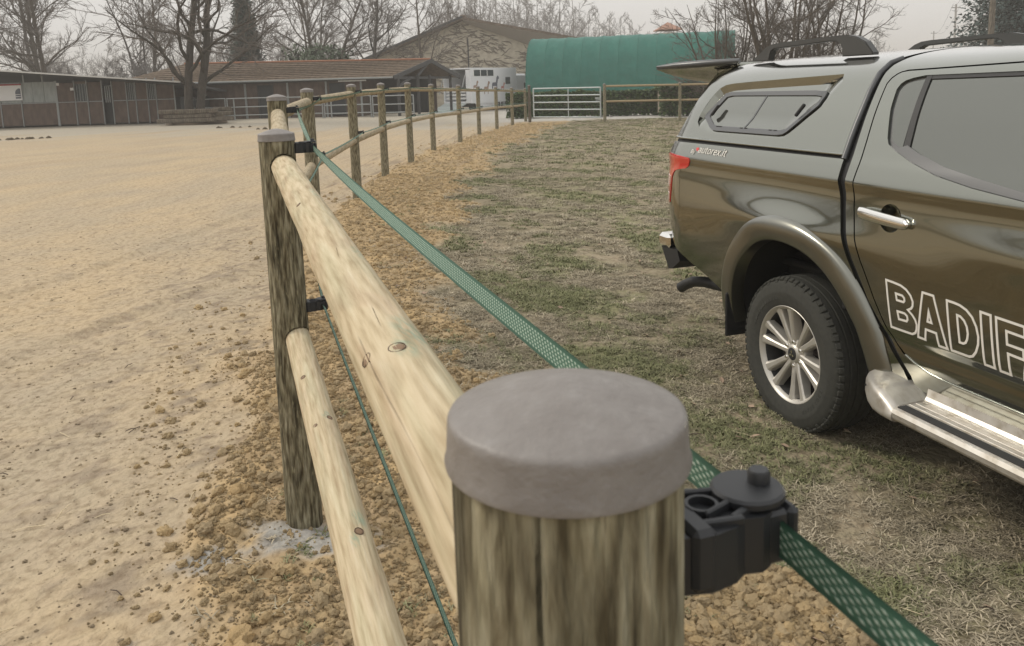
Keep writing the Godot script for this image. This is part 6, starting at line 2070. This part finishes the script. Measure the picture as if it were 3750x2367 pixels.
# evergreen crown of needle sprays round a stem
func conifer(sd: int, high: float, wide: float, n: int, shape: float, droop: float) -> Array:
	var r := RandomNumberGenerator.new()
	r.seed = sd
	var wood := MB.new(); var lf := MB.new()
	wood.tube([Vector3(0, -0.2, 0), Vector3(0, high * 0.5, 0), Vector3(0, high, 0)], [high * 0.022, high * 0.014, 0.01], 7, false)
	for i in n:
		var u := pow(r.randf(), 0.85)
		var y := high * (0.06 + 0.93 * u)
		var a := r.randf() * TAU
		var reach := wide * pow(1.0 - u, shape) * r.randf_range(0.55, 1.15) + 0.08
		var d := Vector3(cos(a), 0, sin(a))
		var p0 := Vector3(0, y, 0)
		var p2 := p0 + d * reach + Vector3(0, -droop * reach + 0.1 * r.randf(), 0)
		if i % 3 == 0: wood.tube([p0, p0.lerp(p2, 0.6) + Vector3(0, 0.05, 0), p2], [0.02, 0.012, 0.004], 3, false)
		for k in 7:
			var c: Vector3 = p0.lerp(p2, 0.35 + 0.65 * k / 6.0) + Vector3(r.randfn(), r.randfn() * 0.6, r.randfn()) * 0.09 * wide
			var o := (d + Vector3(r.randfn(), r.randfn() - 0.2, r.randfn()) * 0.6).normalized()
			var s := o.cross(Vector3(r.randfn(), r.randfn(), r.randfn())).normalized() * r.randf_range(0.03, 0.07) * minf(0.6 + 0.4 * wide, 1.3)
			var l := r.randf_range(0.12, 0.28) * minf(0.6 + 0.4 * wide, 1.3)
			lf.col = Color(1, 1, 1) * r.randf_range(0.55, 1.5)
			var nn := (Vector3.UP * 0.6 + d * 0.5 + o * 0.2).normalized()
			var i0 := lf.vert(c - s, nn); var i1 := lf.vert(c + s, nn); var i2 := lf.vert(c + o * l, nn)
			lf.tri(i0, i1, i2)
	return [wood.done(), lf.done()]

func bush(sd: int, high: float, wide: float, n: int) -> Array:
	var r := RandomNumberGenerator.new()
	r.seed = sd
	var wood := MB.new(); var lf := MB.new()
	for i in 9:
		var a := r.randf() * TAU
		wood.tube([Vector3.ZERO, Vector3(cos(a) * wide * 0.4, high * 0.4, sin(a) * wide * 0.4), Vector3(cos(a) * wide * 0.6, high * 0.8, sin(a) * wide * 0.6)], [0.06, 0.035, 0.01], 4, false)
	for i in n:
		var d := Vector3(r.randfn(), r.randfn(), r.randfn()).normalized()
		var f: float = pow(r.randf(), 0.3) * (1.0 + 0.35 * nz.get_noise_3d(d.x * 1.3 + sd, d.y * 1.3, d.z * 1.3))
		var c: Vector3 = Vector3(d.x * wide * f, high * 0.52 + d.y * high * 0.5 * f, d.z * wide * f)
		var s := Vector3(r.randfn(), r.randfn(), r.randfn()).normalized() * r.randf_range(0.05, 0.1)
		var o := Vector3(r.randfn(), r.randfn(), r.randfn()).normalized() * r.randf_range(0.12, 0.22)
		lf.col = Color(1, 1, 1) * r.randf_range(0.5, 1.6)
		var nn := (d + Vector3.UP * 0.5).normalized()
		lf.tri(lf.vert(c - s, nn), lf.vert(c + s, nn), lf.vert(c + o, nn))
	return [wood.done(), lf.done()]

func plant(called: String, label: String, cat: String, ms: Array, mw: Material, ml: Material, x: float, z: float, scale := 1.0, turn := 0.0, group := "", leafy := "crown") -> Node3D:
	var t := thing(called, label, cat, Vector3(x, ground_height(x, z) - 0.05, z), turn, group)
	t.scale = Vector3.ONE * scale
	part(t, "trunk", ms[0], mw)
	part(t, leafy, ms[1], ml)
	return t

func make_trees():
	# the big twin-stemmed tree by the stables
	var big := bare_tree(3, 13.5, 2, 0.13, 8, 0.21, 0.24, 0.012, 0.10, 1.4)
	plant("bare_tree", "big twin-trunked bare tree standing in the log planter by the stables", "tree", big, M.bark_dark, M.twig_bark, -14.4, -38.2, 1.0, 0.2, "bare trees")
	# kinds reused along the wood's edge
	var k1 := bare_tree(11, 15.0, 1, 0.0, 8, 0.24, 0.2, 0.0, 0.15, 2.0)
	var k2 := bare_tree(12, 14.5, 3, 0.24, 7, 0.2, 0.22, 0.0, 0.2, 2.0)
	var k3 := bare_tree(13, 13.5, 1, 0.0, 8, 0.22, 0.26, 0.0, 0.2, 2.0)
	var k4 := bare_tree(14, 16.0, 2, 0.22, 8, 0.22, 0.18, 0.0, 0.2, 2.0)
	var ks := [k1, k2, k3, k4]
	var row := [
		[-33.0, -60, 3, 0.95, "bare forked tree farthest left, rising behind the stable roof"],
		[-28.5, -66, 1, 0.85, "thin many-stemmed bare tree behind the stable block's roof"],
		[-24.5, -58, 2, 0.78, "leaning bare tree between the stable roof and the dark conifer"],
		[-19.5, -63, 0, 0.95, "tall bare tree just behind the dark conifer"],
		[-14.0, -66, 3, 0.9, "bare tree behind the big twin-trunked tree"],
		[-10.0, -62, 2, 0.95, "broad bare oak-like tree above the long stable's ridge"],
		[-7.0, -70, 0, 0.8, "bare tree rising behind the long stable's gable end"],
		[-5.0, -84, 1, 0.75, "pale bare tree left of the barn's ridge"],
		[-17.0, -74, 1, 1.0, "tangled bare tree deep behind the big tree"],
		[-39.0, -70, 0, 1.0, "tall bare tree beyond the frame's left edge"],
		[-44.0, -52, 3, 0.9, "bare forked tree off beyond the stable's far end"],
		[-50.0, -36, 1, 0.95, "bare tree standing out past the left of the yard"],
		[-46.0, -24, 2, 0.85, "bare crooked tree at the left yard boundary"],
		[-52.0, -12, 0, 0.9, "bare tree further along the left yard boundary"]]
	for i in row.size():
		var s: Array = row[i]
		plant("bare_tree", s[4], "tree", ks[s[2]], M.bark_dark if i % 2 else M.bark, M.twig_bark, s[0], s[1], s[3], i * 1.9, "bare trees")
	# hazy wood far behind the barn
	var farwood := [bare_tree(81, 14.5, 1, 0.0, 6, 0.2, 0.18, 0.0, 0.15, 2.4), bare_tree(82, 13.0, 1, 0.15, 6, 0.18, 0.2, 0.0, 0.1, 2.0)]
	var r := RandomNumberGenerator.new()
	r.seed = 31
	for q in 2:
		var xf := []
		for i in 48:
			var x := lerpf(-12.0, 36.0, (i + r.randf()) / 48.0)
			var z := -r.randf_range(118.0, 150.0)
			var h := 1.1 if x < 8 else lerpf(1.0, 0.42, clampf((x - 8.0) / 18.0, 0, 1))
			if q == 1:
				x = lerpf(-95.0, -14.0, (i + r.randf()) / 48.0); z = -r.randf_range(82.0, 125.0); h = 0.7
			xf.append(Transform3D(Basis(Vector3.UP, r.randf() * TAU).scaled(Vector3.ONE * h * r.randf_range(0.85, 1.1)), Vector3(x, ground_height(x, z), z)))
		var t := thing("distant_wood", ["hazy leafless wood on the skyline behind the barn", "grey leafless wood behind the stables"][q], "wood")
		t.set_meta("kind", "stuff")
		var half: Array = farwood[q]
		many(t, "trunks", half[0], M.bark_hazed, xf).set_meta("kind", "stuff")
		many(t, "twigs", half[1], M.twig_hazed, xf).set_meta("kind", "stuff")
	# low thicket behind the stables
	var th := bare_tree(21, 4.6, 9, 0.45, 6, 0.05, 0.25, 0.0, 0.05, 1.5)
	var xf := []
	for i in 60:
		var x := lerpf(-60.0, -9.0, (i + r.randf()) / 60.0); var z := -r.randf_range(56.0, 64.0)
		xf.append(Transform3D(Basis(Vector3.UP, r.randf() * TAU).scaled(Vector3.ONE * r.randf_range(0.55, 0.95)), Vector3(x, ground_height(x, z), z)))
	var tk := thing("thicket", "grey leafless undergrowth along the wood behind the stables", "thicket")
	tk.set_meta("kind", "stuff")
	many(tk, "stems", th[0], M.bark_hazed, xf).set_meta("kind", "stuff")
	many(tk, "twigs", th[1], M.twig_hazed, xf).set_meta("kind", "stuff")
	# dark conifers and evergreens
	var co := conifer(41, 8.6, 1.75, 1500, 0.75, 0.35)
	plant("conifer", "dark narrow conifer standing among the bare trees at left", "tree", co, M.bark_dark, M.conifer, -18.6, -60.0, 1.0, 0.0, "", "crown")
	var bs := bush(51, 3.6, 2.2, 5200)
	plant("evergreen_shrub", "rounded olive evergreen shrub above the long stable's ridge", "shrub", bs, M.bark, M.evergreen, -12.9, -57.0, 1.35, 0.0, "evergreen shrubs", "foliage")
	plant("evergreen_shrub", "dark green evergreen shrub right of the rounded olive one", "shrub", bs, M.bark, M.conifer, -10.2, -57.5, 1.05, 1.2, "evergreen shrubs", "foliage")
	var cd := conifer(61, 12.0, 4.4, 5200, 0.6, 0.12)
	plant("cedar", "blue-green cedar at the picture's right edge beside the thick pole", "tree", cd, M.bark, M.cedar, 31.0, -50.0, 1.0)
	# many-stemmed trees behind the pickup
	var ms := bare_tree(71, 7.6, 9, 0.42, 6, 0.15, 0.17, 0.012, 0.14)
	plant("multi_stem_tree", "spreading many-stemmed bare tree right behind the pickup's roof rails", "tree", ms, M.bark, M.twig_bark, 10.9, -33.5, 1.0, 0.0, "many-stemmed trees behind the pickup")
	plant("multi_stem_tree", "smaller many-stemmed bare tree in front of the tunnel's far end", "tree", ms, M.bark, M.twig_bark, 8.9, -34.3, 0.72, 2.1, "many-stemmed trees behind the pickup")
	plant("multi_stem_tree", "many-stemmed bare tree leaning toward the utility poles", "tree", ms, M.bark, M.twig_bark, 12.9, -34.0, 0.8, 4.0, "many-stemmed trees behind the pickup")
	# lone trees on the right skyline
	for s in [[40.0, -92.0, 2, 0.5, "small round bare tree on the right skyline between the poles"], [33.5, -100.0, 1, 0.36, "low bare tree at the foot of the right skyline"], [57.0, -104.0, 2, 0.4, "tiny bare tree near the farthest utility pole"], [48.0, -112.0, 0, 0.35, "bare sapling on the right skyline"]]:
		plant("bare_tree", s[4], "tree", ks[s[2]], M.bark_hazed, M.twig_hazed, s[0], s[1], s[3], s[0], "bare trees")
